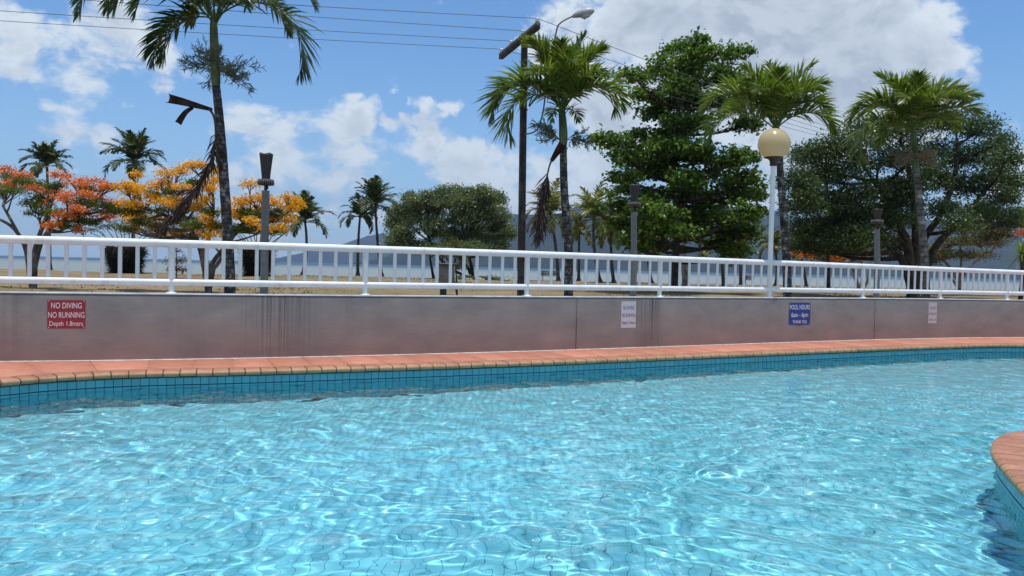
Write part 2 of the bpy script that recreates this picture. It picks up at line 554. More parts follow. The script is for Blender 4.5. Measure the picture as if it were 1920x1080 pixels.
def tile_mat(name, c):
    m, nt, p = new_mat(name)
    g = nt.nodes.new('ShaderNodeNewGeometry')
    oi = nt.nodes.new('ShaderNodeObjectInfo')
    ad = nt.nodes.new('ShaderNodeMath'); ad.operation = 'ADD'
    lk(nt, g.outputs['Random Per Island'], ad.inputs[0]); lk(nt, oi.outputs['Random'], ad.inputs[1])
    fr = nt.nodes.new('ShaderNodeMath'); fr.operation = 'FRACT'; lk(nt, ad.outputs[0], fr.inputs[0])
    a = tuple(x * .90 for x in c); b = tuple(min(1, x * 1.08) for x in c)
    lk(nt, ramp(nt, fr.outputs[0], [(0, a), (1, b)]), p.inputs['Base Color'])
    p.inputs['Roughness'].default_value = .3; p.inputs['Specular IOR Level'].default_value = .35
    return m


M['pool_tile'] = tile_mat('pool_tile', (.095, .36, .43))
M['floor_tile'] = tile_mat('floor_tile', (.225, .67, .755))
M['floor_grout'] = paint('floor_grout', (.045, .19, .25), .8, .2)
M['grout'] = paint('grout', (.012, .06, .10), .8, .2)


def water_mat():
    m = bpy.data.materials.new('pool_water'); m.use_nodes = True
    nt = m.node_tree; nt.nodes.clear()
    o = nt.nodes.new('ShaderNodeOutputMaterial'); g = nt.nodes.new('ShaderNodeBsdfGlass')
    g.inputs['IOR'].default_value = 1.33; g.inputs['Roughness'].default_value = 0.0
    g.inputs['Color'].default_value = (.97, .99, 1, 1)
    lk(nt, g.outputs[0], o.inputs[0])
    return m


M['water'] = water_mat()


def lawn_mat():
    m, nt, p = new_mat('lawn')
    big = noise(nt, .11, 4, .6); mid = noise(nt, .9, 5, .65); fine = noise(nt, 9, 6, .7)
    c = ramp(nt, big, [(.34, (.175, .142, .062)), (.5, (.25, .185, .105)), (.66, (.35, .245, .165))])
    g = ramp(nt, mid, [(.36, (.105, .108, .036)), (.6, (.235, .168, .095))])
    c = mixc(nt, .5, c, g)
    c = mixc(nt, 1.0, c, ramp(nt, fine, [(.3, (.72, .72, .70)), (.7, (1.2, 1.2, 1.2))]), 'MULTIPLY')
    lk(nt, c, p.inputs['Base Color'])
    p.inputs['Roughness'].default_value = .95; p.inputs['Specular IOR Level'].default_value = .1
    bump(nt, p, fine, .5, .05)
    return m


def sea_mat():
    m, nt, p = new_mat('sea')
    n = noise(nt, .35, 6, .65, stretch=(.35, 1, 1)); far = noise(nt, .0012, 3, .5, stretch=(.3, 1, 1))
    c = ramp(nt, far, [(.35, (.185, .22, .215)), (.65, (.235, .265, .255))])
    tc = nt.nodes.new('ShaderNodeTexCoord'); sp = nt.nodes.new('ShaderNodeSeparateXYZ'); lk(nt, tc.outputs['Object'], sp.inputs[0])
    f = nt.nodes.new('ShaderNodeMapRange'); f.inputs[1].default_value = 420; f.inputs[2].default_value = 1100
    lk(nt, sp.outputs[1], f.inputs[0])
    c = mixc(nt, f.outputs[0], c, (.035, .085, .12))          # silty shallows, then deep blue water
    lk(nt, c, p.inputs['Base Color'])
    p.inputs['Roughness'].default_value = .6; p.inputs['IOR'].default_value = 1.33
    bump(nt, p, n, .9, .5)
    return m


def hill_mat():
    m, nt, p = new_mat('forested_hill')
    n = noise(nt, .004, 6, .65); n2 = noise(nt, .03, 4, .7)
    c = ramp(nt, n, [(.3, (.010, .018, .012)), (.7, (.026, .036, .022))])
    c = mixc(nt, 1.0, c, ramp(nt, n2, [(.3, (.6, .6, .6)), (.7, (1.25, 1.25, 1.25))]), 'MULTIPLY')
    lk(nt, c, p.inputs['Base Color'])
    p.inputs['Roughness'].default_value = .95; p.inputs['Specular IOR Level'].default_value = .05
    return m


M['lawn'] = lawn_mat(); M['sea'] = sea_mat(); M['hill'] = hill_mat()

# ----------------------------------------------------------------- plan of the place
GROUND = 0.50            # lawn behind the wall (pool deck is z = 0)
WATER = -0.225
POOL_FLOOR = -1.62
# foot of the wall, surveyed
wb = np.array([at_z(x, y, 0)[:2] for x, y in
               [(0, 679.5), (170, 676.5), (322, 675), (500, 671), (750, 666), (1000, 660), (1240, 651), (1480, 641.5), (1620, 638), (1760, 635.5), (1920, 633)]])
pw = np.polyfit(wb[:, 0], wb[:, 1], 4)
xl, xr = -7.76, 14.34


def wall_y(x):
    x = np.asarray(x, float)
    y = np.polyval(pw, np.clip(x, xl, xr))
    dl = np.polyval(np.polyder(pw), xl); dr = np.polyval(np.polyder(pw), xr)
    return y + np.minimum(x - xl, 0) * .36 + np.maximum(x - xr, 0) * min(.45, max(.2, dr))


WX = np.linspace(-22, 30, 261)
WALL = resample(np.stack([WX, wall_y(WX)], -1), .2)
_t = np.gradient(WALL, axis=0); _t = unit(_t)
WN = np.stack([_t[:, 1], -_t[:, 0]], -1)           # towards the pool
WS = np.concatenate([[0], np.cumsum(np.linalg.norm(np.diff(WALL, axis=0), axis=1))])
RAIL = WALL - WN * .125                            # the railing stands on the middle of the wall
# height of the wall top and of the railing along it
topx, topz = [], []
for px, py in [(0, 549.5), (322, 550.8), (640, 553), (960, 555.2), (1230, 557.2), (1440, 559), (1620, 560.3), (1763, 561.2), (1920, 562.2)]:
    d = ray(px, py); x = d[0] / d[1]
    k = np.argmin(np.abs(WALL[:, 0] / WALL[:, 1] - x) + 1e3 * (WALL[:, 1] < 0))
    topx.append(WALL[k, 0]); topz.append(at(px, py, WALL[k, 1])[2])
pt = np.polyfit(topx, topz, 2)
rx, rz = [], []
for px, py in [(0, 440), (322, 450), (685, 459.8), (988, 470), (1237, 479), (1420, 486), (1618, 495), (1763, 501), (1888, 505)]:
    d = ray(px, py); x = d[0] / d[1]
    k = np.argmin(np.abs(RAIL[:, 0] / RAIL[:, 1] - x) + 1e3 * (RAIL[:, 1] < 0))
    rx.append(RAIL[k, 0]); rz.append(at(px, py, RAIL[k, 1])[2])
pr = np.polyfit(rx, rz, 2)


def top_z(x): return np.polyval(pt, np.clip(x, -9, 16))
def rail_z(x): return np.polyval(pr, np.clip(x, -9, 16))


def wall_s(px, py, line=None):
    """metres along the wall where the line of sight meets it"""
    line = WALL if line is None else line
    d = ray(px, py); x = d[0] / d[1]
    r = line[:, 0] / line[:, 1]
    ok = line[:, 1] > 4
    return np.interp(x, r[ok], WS[ok])


def on(line, s): return np.array([np.interp(s, WS, line[:, 0]), np.interp(s, WS, line[:, 1])])
def normal_at(s): return unit(on(WN, s))
def yaw_at(s):
    n = normal_at(s); return math.atan2(n[0], -n[1])     # rotation that turns -Y towards the pool


STAINS = [(wall_s(525, 600), .75, 1.0), (wall_s(1215, 600), .42, 1.5), (wall_s(1232, 600), .15, .6), (wall_s(25, 600), .35, .5), (wall_s(660, 600), .25, .35),
          (wall_s(1640, 600), .12, .5), (wall_s(1080, 600), .05, .7), (wall_s(360, 600), .6, .18)]
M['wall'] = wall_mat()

# pool outline (inner edge of the coping), counter-clockwise from the far left
far_edge = [at_z(x, y, -.06)[:2] for x, y in
            [(0, 722), (100, 713.5), (250, 706), (480, 700.5), (750, 692.5), (1000, 684), (1240, 674), (1480, 664), (1680, 655.5), (1831, 650.5), (1920, 650)]]
outline = [tuple(p) for p in far_edge] + [(15.6, 20.0), (17.6, 18.2), (17.8, 15), (16.2, 11.5), (13, 9.2), (10, 8.2), (8, 8.15), (6.8, 8.45), (6.1, 8.62), (5.5, 8.5),
           (5.05, 8.12), (4.75, 7.70), (4.56, 7.36), (4.32, 6.80), (4.09, 6.22), (3.75, 5.4), (3.4, 4.3), (3.15, 3.3), (2.6, 2.5), (1.6, 2.1),
           (0, 2.0), (-3, 2.0), (-5.5, 2.3), (-7.2, 3.3), (-8.0, 5), (-8.1, 7), (-7.75, 8.7), (-7.25, 9.7)]
OUT = resample(spline(outline, 16, closed=True), .05, closed=True)


def offset(P, d):
    t = unit(np.roll(P, -1, 0) - np.roll(P, 1, 0))
    # clockwise order in plan: outward is to the left of travel
    return P + np.stack([-t[:, 1], t[:, 0]], -1) * d


def inside(P, poly):
    x, y = P[:, 0], P[:, 1]
    r = np.zeros(len(P), bool)
    a = poly; b = np.roll(poly, -1, 0)
    for (x1, y1), (x2, y2) in zip(a, b):
        c = (y1 > y) != (y2 > y)
        if y1 == y2: continue
        r ^= c & (x < (x2 - x1) * (y - y1) / (y2 - y1) + x1)
    return r


# ----------------------------------------------------------------- lawn, sea, hills, haze
def ground():
    mb = MB()
    xs = np.concatenate([np.linspace(-300, -40, 20), np.linspace(-38, 48, 120), np.linspace(50, 400, 24)])
    v = np.linspace(0, 1, 46)
    top = wall_y(np.clip(xs, -60, 60)) + .14
    P = []
    for t in v:
        Y = top + (70 + 3 * np.sin(xs * .05) + np.clip(xs, -20, 40) * .12 - top) * t
        Zb = GROUND + .03 * np.sin(xs * .7 + Y * .35) * np.clip((Y - 14) / 10, 0, 1) + .02 * np.sin(xs * 1.9 - Y * .8)
        P.append(np.stack([xs, Y, Zb], -1))
    Y = P[-1][:, 1]
    P.append(np.stack([xs, Y + 1.2, np.full_like(xs, -.35)], -1))
    P.append(np.stack([xs, Y + 7, np.full_like(xs, -1.9)], -1))
    P.append(np.stack([xs, Y + 30, np.full_like(xs, -2.6)], -1))
    P = np.array(P); m, n = P.shape[:2]
    i = np.arange(m * n).reshape(m, n)
    mb.add(P, np.stack([i[:-1, :-1], i[:-1, 1:], i[1:, 1:], i[1:, :-1]], -1).reshape(-1, 4))
    tag(mb.build('lawn', M['lawn'], smooth=True), 'dry brown and olive lawn stretching from the wall to the sea', kind='structure')
    sea = MB(); sea.add([[-8500, 60, -1.75], [8500, 60, -1.75], [8500, 9300, -1.75], [-8500, 9300, -1.75]], [[0, 1, 2, 3]])
    tag(sea.build('sea', M['sea']), 'pale silty sea with a darker blue band at the horizon', kind='structure')
    # seabed / earth under everything, so the land does not end in the air
    e = MB(); e.add([[-8500, -150, -3], [8500, -150, -3], [8500, 9300, -3], [-8500, 9300, -3]], [[0, 1, 2, 3]])
    tag(e.build('seabed', M['soil']), kind='structure')


def hills(name, ridge, Yc, depth, seed, label):
    mb = MB()
    px = np.array([r[0] for r in ridge], float); py = np.array([r[1] for r in ridge], float)
    hx = (px - 960) / FPX * Yc
    hh = np.array([at(a, b, Yc)[2] for a, b in ridge])
    xs = np.linspace(hx[0], hx[-1], 340); ys = np.linspace(-1, 1, 40)
    H = np.interp(xs, hx, hh)
    r = np.random.default_rng(seed)
    rows = []
    for t in ys:
        prof = np.cos(t * math.pi / 2) ** 1.25
        z = H * prof
        for k in range(14):
            lam = 120 * 1.5 ** (k / 2.2); ph = r.random() * 6.28 + t * (6 + 2 * k % 5)
            z = z + .013 * lam * prof * np.sin(xs / lam * 6.28 + ph) * np.clip(H / 120, .1, 1)
        rows.append(np.stack([xs + t * 300, np.full_like(xs, Yc + t * depth), np.maximum(z, -3) - 2.5 * (abs(t) == 1)], -1))
    P = np.array(rows); m, n = P.shape[:2]; i = np.arange(m * n).reshape(m, n)
    mb.add(P, np.stack([i[:-1, :-1], i[:-1, 1:], i[1:, 1:], i[1:, :-1]], -1).reshape(-1, 4))
    tag(mb.build(name, M['hill'], smooth=True), label, kind='structure')


ground()
hills('hills', [(535, 491.5), (560, 485), (600, 474), (640, 462), (680, 452), (715, 446.5), (760, 449), (800, 455), (850, 455), (900, 446), (960, 430), (1020, 424), (1100, 432), (1180, 445), (1260, 452), (1400, 470), (1700, 500), (1900, 523)],
      8200, 800, 5, 'blue-grey forested headland across the bay')
hills('hills', [(780, 497), (850, 440), (920, 416), (960, 407), (1010, 412), (1060, 401), (1110, 396), (1170, 404), (1230, 398), (1300, 392), (1360, 397), (1405, 399), (1450, 404), (1520, 412), (1600, 420), (1700, 418), (1800, 424), (1950, 430), (2300, 445), (2600, 470), (2900, 540)],
      5000, 1000, 9, 'higher range of blue-grey hills behind the headland')

hz = MB(); hz.box((0, 4620, 348), (17400, 9600, 704))
m = bpy.data.materials.new('haze'); m.use_nodes = True; m.node_tree.nodes.clear()
ho = m.node_tree.nodes.new('ShaderNodeOutputMaterial'); hv = m.node_tree.nodes.new('ShaderNodeVolumePrincipled')
hv.inputs['Color'].default_value = HAZE_COLOR
hv.inputs['Density'].default_value = HAZE_DENSITY
hv.inputs['Anisotropy'].default_value = 0.3
lk(m.node_tree, hv.outputs[0], ho.inputs['Volume'])
tag(hz.build('haze', m), kind='stuff')


# ----------------------------------------------------------------- deck, pool, wall
def poly_with_hole(outer, hole, z):
    import bmesh
    bm = bmesh.new()
    es = []
    for loop in (outer, hole):
        vs = [bm.verts.new((x, y, z)) for x, y in loop]
        es += [bm.edges.new((vs[k], vs[(k + 1) % len(vs)])) for k in range(len(vs))]
    bmesh.ops.triangle_fill(bm, edges=es, use_beauty=True, use_dissolve=False)
    bmesh.ops.recalc_face_normals(bm, faces=bm.faces)
    return bm


def bm_object(bm, name, mat, flip_up=True):
    me = bpy.data.meshes.new(name)
    if flip_up and sum(f.normal.z for f in bm.faces) < 0:
        import bmesh
        bmesh.ops.reverse_faces(bm, faces=bm.faces)
    bm.to_mesh(me); bm.free(); me.materials.append(mat)
    o = bpy.data.objects.new(name, me); COL.objects.link(o)
    return o


wall_in = WALL[(WALL[:, 0] > -21) & (WALL[:, 0] < 29)][::4] - WN[(WALL[:, 0] > -21) & (WALL[:, 0] < 29)][::4] * .1
deck_outer = [tuple(p) for p in wall_in] + [(29.5, -12), (-21.5, -12)]
HOLE = offset(OUT, .05)[::4]
deck = tag(bm_object(poly_with_hole(deck_outer, HOLE, -.012), 'pool_deck', M['screed']), 'terracotta paving round the swimming pool', kind='structure')

# terracotta pavers between the coping and the wall
EDGE = offset(OUT, .312)
far_mask = (OUT[:, 1] > 9.6) & (OUT[:, 0] < 17)
k0 = int(np.argmin(np.linalg.norm(OUT - np.array(far_edge[0]), axis=1)))
order = np.arange(len(OUT))
idx = np.roll(order, -k0)
k1 = int(np.argmin(np.linalg.norm(OUT - np.array([15.6, 20.0]), axis=1)))
back = [k % len(OUT) for k in range(k0 - 24, k0)]
run = back + [k % len(OUT) for k in range(k0, k1 if k1 > k0 else k1 + len(OUT))]
run = [k for k in run if EDGE[k, 1] < wall_y(EDGE[k, 0]) - .15]
runP = OUT[run]; runE = EDGE[run]
seg = np.concatenate([[0], np.cumsum(np.linalg.norm(np.diff(runP, axis=0), axis=1))])
breaks = np.arange(0, seg[-1], .60)


def strip_point(s):
    p = np.array([np.interp(s, seg, runE[:, 0]), np.interp(s, seg, runE[:, 1])])
    q = np.array([np.interp(s, seg, runP[:, 0]), np.interp(s, seg, runP[:, 1])])
    d = unit(p - q)
    t = 0.0
    while (p[1] + d[1] * t) < wall_y(p[0] + d[0] * t) - .012 and t < 4: t += .01
    return p, p + d * t


def slab_mesh(name, a, b, c, d, z0, z1, bev):
    """paver from four plan corners with a soft arris"""
    P = np.array([a, b, c, d]); ce = P.mean(0)
    q = P + unit(ce - P) * bev
    v = [(*p, z0) for p in P] + [(*p, z1 - bev) for p in P] + [(*p, z1) for p in q]
    f = []
    for r in (0, 4):
        f += [[r + k, r + (k + 1) % 4, r + 4 + (k + 1) % 4, r + 4 + k] for k in range(4)]
    f.append([8, 9, 10, 11])
    return v, f


def up_quads(v, f):
    v = np.array(v, float); out = []
    ce = v.mean(0)
    for q in f:
        n = np.cross(v[q[1]] - v[q[0]], v[q[2]] - v[q[0]])
        out.append(q if np.dot(n, v[q].mean(0) - ce) > 0 else q[::-1])
    return v, out


pts = [strip_point(s) for s in breaks]
for k in range(len(pts) - 1):
    (p0, w0), (p1, w1) = pts[k], pts[k + 1]
    t = unit(p1 - p0) * .005
    if np.linalg.norm(w0 - p0) < .12: continue
    v, f = up_quads(*slab_mesh('paver', p0 + t, p1 - t, w1 - t, w0 + t, -.035, .001 + .002 * random.random(), .006))
    mb = MB(); mb.add(v, f); mb.build('paver', M['paver'], deck, origin=None)

# bullnose coping: one brick every 0.225 m
OC = resample(OUT, .225, closed=True)
Nn = unit(offset(OC, 1.0) - OC)
prof = np.array([(.02, -.078), (-.032, -.078), (-.048, -.062), (-.055, -.040), (-.050, -.018), (-.036, -.003), (-.014, .005), (.05, .007), (.306, .004), (.306, -.03)])
coping = thing('pool_coping', (0, 0, 0), None, None)
coping['kind'] = 'structure'
rest = MB()
fill = MB()
cnt = 0
for k in range(len(OC)):
    a, b = OC[k], OC[(k + 1) % len(OC)]
    na, nb = Nn[k], Nn[(k + 1) % len(OC)]
    t = unit(b - a) * .0085
    dz = .003 * (random.random() - .5); dn = .004 * (random.random() - .5)
    ra = np.array([[*(a + t + na * (o + dn)), z + dz] for o, z in prof]); rb = np.array([[*(b - t + nb * (o + dn)), z + dz] for o, z in prof])
    n = len(prof)
    # soften the two ends: an extra ring a little in from each joint
    ra0 = ra.copy(); rb0 = rb.copy()
    shrink = lambda R, nn: R - np.array([*(nn * 0.0), .004]) * (R[:, 2:3] > -.02)
    ra0, rb0 = shrink(ra0, na), shrink(rb0, nb)
    tt = np.array([*(t * 1.6), 0])
    V = np.vstack([ra0, ra + tt, rb - tt, rb0])
    F = []
    for r in range(3):
        F += [[r * n + j, r * n + j + 1, (r + 1) * n + j + 1, (r + 1) * n + j] for j in range(n - 1)]
    V, F = up_quads(V, F)
    near = (a[1] > 5.0 and a[0] < 17.9 and not (a[0] < -7.4)) and (a[0] / max(a[1], .1) < .72)
    if near and cnt < 290:
        mb = MB(); mb.add(V, F); mb.add(ra0, [list(range(n))[::-1]]); mb.add(rb0, [list(range(n))])
        mb.build('bullnose_brick', M['bullnose'], coping, smooth=False); cnt += 1
    else:
        rest.add(V, F)
    pj = prof + np.array([[.010, -.013]])
    ja = np.array([[*(a + na * o), z] for o, z in pj]); jb = np.array([[*(b + nb * o), z] for o, z in pj])
    fill.add(np.vstack([ja, jb]), [[j, j + 1, n + j + 1, n + j] for j in range(n - 1)])
if rest.n: tag(rest.build('bullnose_brick', M['bullnose'], coping), kind='stuff')
fill.build('joint', M['joint'], coping)

# pool shell
PITCHT = .115
OT = resample(OUT, PITCHT, closed=True)
NT_ = unit(offset(OT, 1.0) - OT)
shell = MB()
P0 = OT + NT_ * .004
n = len(P0)
v = np.vstack([np.c_[P0, np.full(n, -.02)], np.c_[P0, np.full(n, POOL_FLOOR - .05)]])
f = [[k, (k + 1) % n, n + (k + 1) % n, n + k] for k in range(n)]
shell.add(v, f)
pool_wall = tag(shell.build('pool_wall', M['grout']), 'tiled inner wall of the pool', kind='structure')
# one tile, shared: x along, z up, front towards -y
g, bv = .0032, .0020
hw = PITCHT / 2 - g
tv = [(-hw, 0, -hw), (hw, 0, -hw), (hw, 0, hw), (-hw, 0, hw)] + [(x * (hw - bv) / hw, -.004, z * (hw - bv) / hw) for x, z in ((-hw, -hw), (hw, -hw), (hw, hw), (-hw, hw))]
tf = [[4, 5, 6, 7], [0, 1, 5, 4], [1, 2, 6, 5], [2, 3, 7, 6], [3, 0, 4, 7]]


def simple_mesh(name, v, f, mat):
    me = bpy.data.meshes.new(name); me.from_pydata([tuple(map(float, p)) for p in v], [], [list(q) for q in f]); me.materials.append(mat); me.update()
    return me


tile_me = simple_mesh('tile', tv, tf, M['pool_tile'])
receivers = [pool_wall]
rows = int((-.082 - POOL_FLOOR) / PITCHT)
cand = []
tiles = MB()
for k in range(n):
    a, b = OT[k], OT[(k + 1) % n]
    mid = (a + b) / 2; d = unit(b - a); ang = math.atan2(d[1], d[0])
    # the inner side must face the pool
    seen = mid[1] > 5.2 and mid[0] / mid[1] < .68 and mid[0] / mid[1] > -.70 and (mid[1] > 9.8 + .40 * max(mid[0], -8) * 0 + (0 if mid[0] > 5 else -4))
    facing = np.dot(NT_[k], -mid) < 0                        # pool side seen from the camera
    R = np.array([[d[0], -d[1]], [d[1], d[0]]])
    for r in range(rows):
        z = -.082 - PITCHT * (r + .5) - (.007 if r else 0)
        if seen and facing and r < 3: cand.append((r, np.linalg.norm(mid), mid, ang, z))
        else:
            V = np.array(tv); xy = V[:, :2] @ R.T + mid
            tiles.add(np.c_[xy, V[:, 2] + z], tf)
cand.sort(key=lambda c: (c[0] >= 2, c[1] + c[0] * 1.5))
for c in cand[:300]:
    receivers.append(piece('tile', tile_me, pool_wall, (*c[2], c[4]), c[3]))
for c in cand[300:]:
    V = np.array(tv); R = np.array([[math.cos(c[3]), -math.sin(c[3])], [math.sin(c[3]), math.cos(c[3])]])
    tiles.add(np.c_[V[:, :2] @ R.T + c[2], V[:, 2] + c[4]], tf)
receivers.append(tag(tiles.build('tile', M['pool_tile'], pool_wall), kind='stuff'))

# pool floor
fl = MB()
xs = np.arange(-8.6, 18.4, PITCHT); ys = np.arange(1.6, 21.0, PITCHT)
gx, gy = np.meshgrid(xs, ys)
cen = np.stack([gx.ravel(), gy.ravel()], -1)
cen = cen[inside(cen, OUT[::4])]
flo = MB(); flo.add(np.c_[offset(OUT, .03)[::4], np.full(len(OUT[::4]), POOL_FLOOR)][::-1], [list(range(len(OUT[::4])))])
pool_floor = tag(flo.build('pool_floor', M['floor_grout']), 'turquoise tiled floor of the pool under the water', kind='structure')
fv = np.array(tv)[:, [0, 2, 1]] * np.array([1, 1, -1.0])
ff = tf
fv = fv * np.array([1.03, 1.03, 1])
ftile_me = simple_mesh('tile', fv, ff, M['floor_tile'])
dist = np.linalg.norm(cen, axis=1) + 100 * ((cen[:, 1] < 5.6) | (np.abs(cen[:, 0]) / cen[:, 1] > .62))
o_ = np.argsort(dist)
for k in o_[:300]:
    receivers.append(piece('tile', ftile_me, pool_floor, (*cen[k], POOL_FLOOR + .001)))
rest_c = cen[o_[300:]]
V = (fv[None] + np.c_[rest_c, np.full(len(rest_c), POOL_FLOOR + .001)][:, None]).reshape(-1, 3)
F = (np.array(ff)[None] + 8 * np.arange(len(rest_c))[:, None, None]).reshape(-1, 4)
fl.add(V, F)
receivers.append(tag(fl.build('tile', M['floor_tile'], pool_floor), kind='stuff'))
receivers.append(pool_floor)
for o in receivers: o.cycles.is_caustics_receiver = True


def water():
    r = np.random.default_rng(3)
    ys = [1.6]
    while ys[-1] < 21: ys.append(ys[-1] + np.clip(.0034 * ys[-1], .018, .055))
    ys = np.array(ys); xs = np.arange(-8.7, 18.5, .024)
    X, Y = np.meshgrid(xs, ys)
    Z = np.zeros_like(X)
    wx = X + .25 * np.sin(.9 * Y + .4 * X) + .12 * np.sin(2.1 * X - 1.3 * Y)
    wy = Y + .25 * np.sin(.8 * X - .5 * Y) + .12 * np.sin(1.9 * Y + 1.1 * X)
    for k in range(96):
        lam = .14 * (1.2 / .14) ** r.random()
        kk = 2 * math.pi / lam; th = r.uniform(0, 2 * math.pi)
        amp = WAVE * ((lam / .30) ** 1.5 if lam < .46 else (.46 / .30) ** 1.5 * (lam / .46) ** .1)
        env = .75 + .5 * np.sin(X * r.uniform(.2, .6) + Y * r.uniform(.2, .6) + r.random() * 6.28)
        Z += amp * env * np.sin(kk * (math.cos(th) * wx + math.sin(th) * wy) + r.random() * 6.28)
    Z *= np.interp(Y, [5, 9, 14], [1.0, .8, .5])             # calmer under the shelter of the wall
    m_, n_ = X.shape
    i = np.arange(m_ * n_).reshape(m_, n_)
    q = np.stack([i[:-1, :-1], i[:-1, 1:], i[1:, 1:], i[1:, :-1]], -1).reshape(-1, 4)
    c = np.stack([X, Y], -1).reshape(-1, 2)
    keep = inside(c, offset(OUT, .06)[::3])
    q = q[keep[q].all(1)]
    used = np.unique(q); remap = np.full(m_ * n_, -1); remap[used] = np.arange(len(used))
    co = np.stack([X, Y, Z + WATER], -1).reshape(-1, 3)[used]
    mb = MB(); mb.add(co, remap[q])
    o = mb.build('pool_water', M['water'], smooth=True)
    o.cycles.is_caustics_caster = True
    tag(o, 'clear rippling turquoise pool water with dancing light lines', kind='structure')


WAVE = .00057
water()


def wall():
    mb = MB()
    sel = np.arange(len(WALL))
    A = WALL; B = WALL - WN * .25
    zt = top_z(A[:, 0])
    n = len(A)
    ch = .012
    rings = [np.c_[A, np.full(n, -.08)], np.c_[A, zt - ch], np.c_[A - WN * ch, zt], np.c_[B + WN * ch, zt], np.c_[B, zt - ch], np.c_[B, np.full(n, -.08)]]
    V = np.concatenate(rings)
    F = []
    for r in range(5):
        a = np.arange(n - 1)
        F.append(np.stack([r * n + a, r * n + a + 1, (r + 1) * n + a + 1, (r + 1) * n + a], -1))
    mb.add(V, np.concatenate(F))
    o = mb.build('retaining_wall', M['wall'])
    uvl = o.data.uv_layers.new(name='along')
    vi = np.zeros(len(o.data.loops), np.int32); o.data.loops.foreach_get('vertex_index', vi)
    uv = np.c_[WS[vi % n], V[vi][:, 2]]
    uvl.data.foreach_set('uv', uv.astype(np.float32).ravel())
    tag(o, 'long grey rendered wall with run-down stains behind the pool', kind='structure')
    # thin pale painted cap along the top
    cp = MB()
    f_, g_ = A + WN * .004, B - WN * .004
    R4 = [np.c_[f_, zt - .012], np.c_[f_, zt + .006], np.c_[f_ - WN * .006, zt + .010], np.c_[g_, zt + .010], np.c_[g_, zt - .012]]
    a_ = np.arange(n - 1)
    cp.add(np.concatenate(R4), np.concatenate([np.stack([r * n + a_, r * n + a_ + 1, (r + 1) * n + a_ + 1, (r + 1) * n + a_], -1) for r in range(4)]))
    cp.build('wall_cap', paint('cap_paint', (.50, .50, .50), .8, .25, 5), o)
    # two control joints: thin recessed-looking fillets standing 2 mm proud
    for px in (1081, 1640):
        s = wall_s(px, 600); p = on(WALL, s); nn = normal_at(s); yw = yaw_at(s)
        R = np.array(Matrix.Rotation(yw, 3, 'Z'))
        j = MB(); z = float(top_z(p[0])) - .02
        j.box((*(p + nn * .0005), z / 2), (.012, .004, z), R)
        j.build('control_joint', M['joint'], o)
    # pale line of mortar where the wall meets the deck
    mo = MB()
    a = A[::2] + WN[::2] * .004; b = A[::2] + WN[::2] * .03
    n2 = len(a); jit = (np.sin(np.arange(n2) * 2.3) + np.sin(np.arange(n2) * .77)) * .006
    v = np.concatenate([np.c_[a, np.full(n2, .018)], np.c_[b + WN[::2] * jit[:, None], np.full(n2, .0055)]])
    q = np.arange(n2 - 1)
    mo.add(v, np.stack([q, n2 + q, n2 + q + 1, q + 1], -1))
    mo.build('mortar_fillet', paint('mortar', (.48, .42, .38), .9, .3, 8, .3), o)


wall()

# ----------------------------------------------------------------- railing
post_px = [322, 685, 988, 1237, 1443, 1618, 1763, 1888]
ps = [wall_s(x, 500 + .02 * x, RAIL) for x in post_px]
step = float(np.mean(np.diff(ps)))
posts = [ps[0] - 2 * step, ps[0] - step] + ps + [ps[-1] + step, ps[-1] + 2 * step]
LAMP = 6                                            # the lamp post takes this place in the railing
railing = thing('railing', (*on(RAIL, ps[3]), float(top_z(on(RAIL, ps[3])[0]))), 'long white tubular balustrade standing on the grey wall', 'railing')
RS = np.arange(posts[0] - .3, posts[-1] + .3, .12)
RP = np.array([on(RAIL, s) for s in RS])
MB().tube(np.c_[RP, rail_z(RP[:, 0]) - .065], .065, 14).build('top_rail', M['white_rail'], railing, smooth=True)


def low_z(x): return top_z(x) + .185


for k in range(len(posts) - 1):
    s = np.linspace(posts[k] + .012, posts[k + 1] - .012, 14)
    Pp = np.array([on(RAIL, q) for q in s])
    MB().tube(np.c_[Pp, low_z(Pp[:, 0])], .058, 12).build('bottom_rail', M['white_rail'], railing, smooth=True)
bal_me = {}
for k in range(len(posts) - 1):
    for j in range(1, 12):
        s = posts[k] + (posts[k + 1] - posts[k]) * j / 12
        p = on(RAIL, s); z0 = float(low_z(p[0])) + .035; z1 = float(rail_z(p[0])) - .10
        key = round(z1 - z0, 2)
        if key not in bal_me:
            mb = MB(); h = key
            c = .012; w, d = .031, .019
            ring = [(-w, -d + c), (-w + c, -d), (w - c, -d), (w, -d + c), (w, d - c), (w - c, d), (-w + c, d), (-w, d - c)]
            mb.add([(x, y, 0) for x, y in ring] + [(x, y, h) for x, y in ring], [[i, (i + 1) % 8, 8 + (i + 1) % 8, 8 + i] for i in range(8)])
            bal_me[key] = mb.build('baluster', M['white_rail']).data
            bpy.data.objects.remove(bpy.data.objects[-1] if False else [o for o in bpy.data.objects if o.data == bal_me[key]][0])
        piece('baluster', bal_me[key], railing, np.array([*p, z0]) - wloc(railing), yaw_at(s))
for k, s in enumerate(posts):
    if k == LAMP: continue
    p = on(RAIL, s); z0 = float(top_z(p[0])) + .011; z1 = float(rail_z(p[0])) - .08
    mb = MB()
    mb.tube([(*p, z0 + .012), (*p, z0 + .10), (*p, z0 + .2), (*p, z1)], [.046, .047, .052, .052], 14)
    po = mb.build('post', M['white_rail'], railing, smooth=True)
    fb = MB(); fb.lathe((*p, z0), [(.0, .02), (.06, .02), (.088, .012), (.092, .001)], 16)
    fb.build('base_plate', M['white_rail'], po, smooth=True)

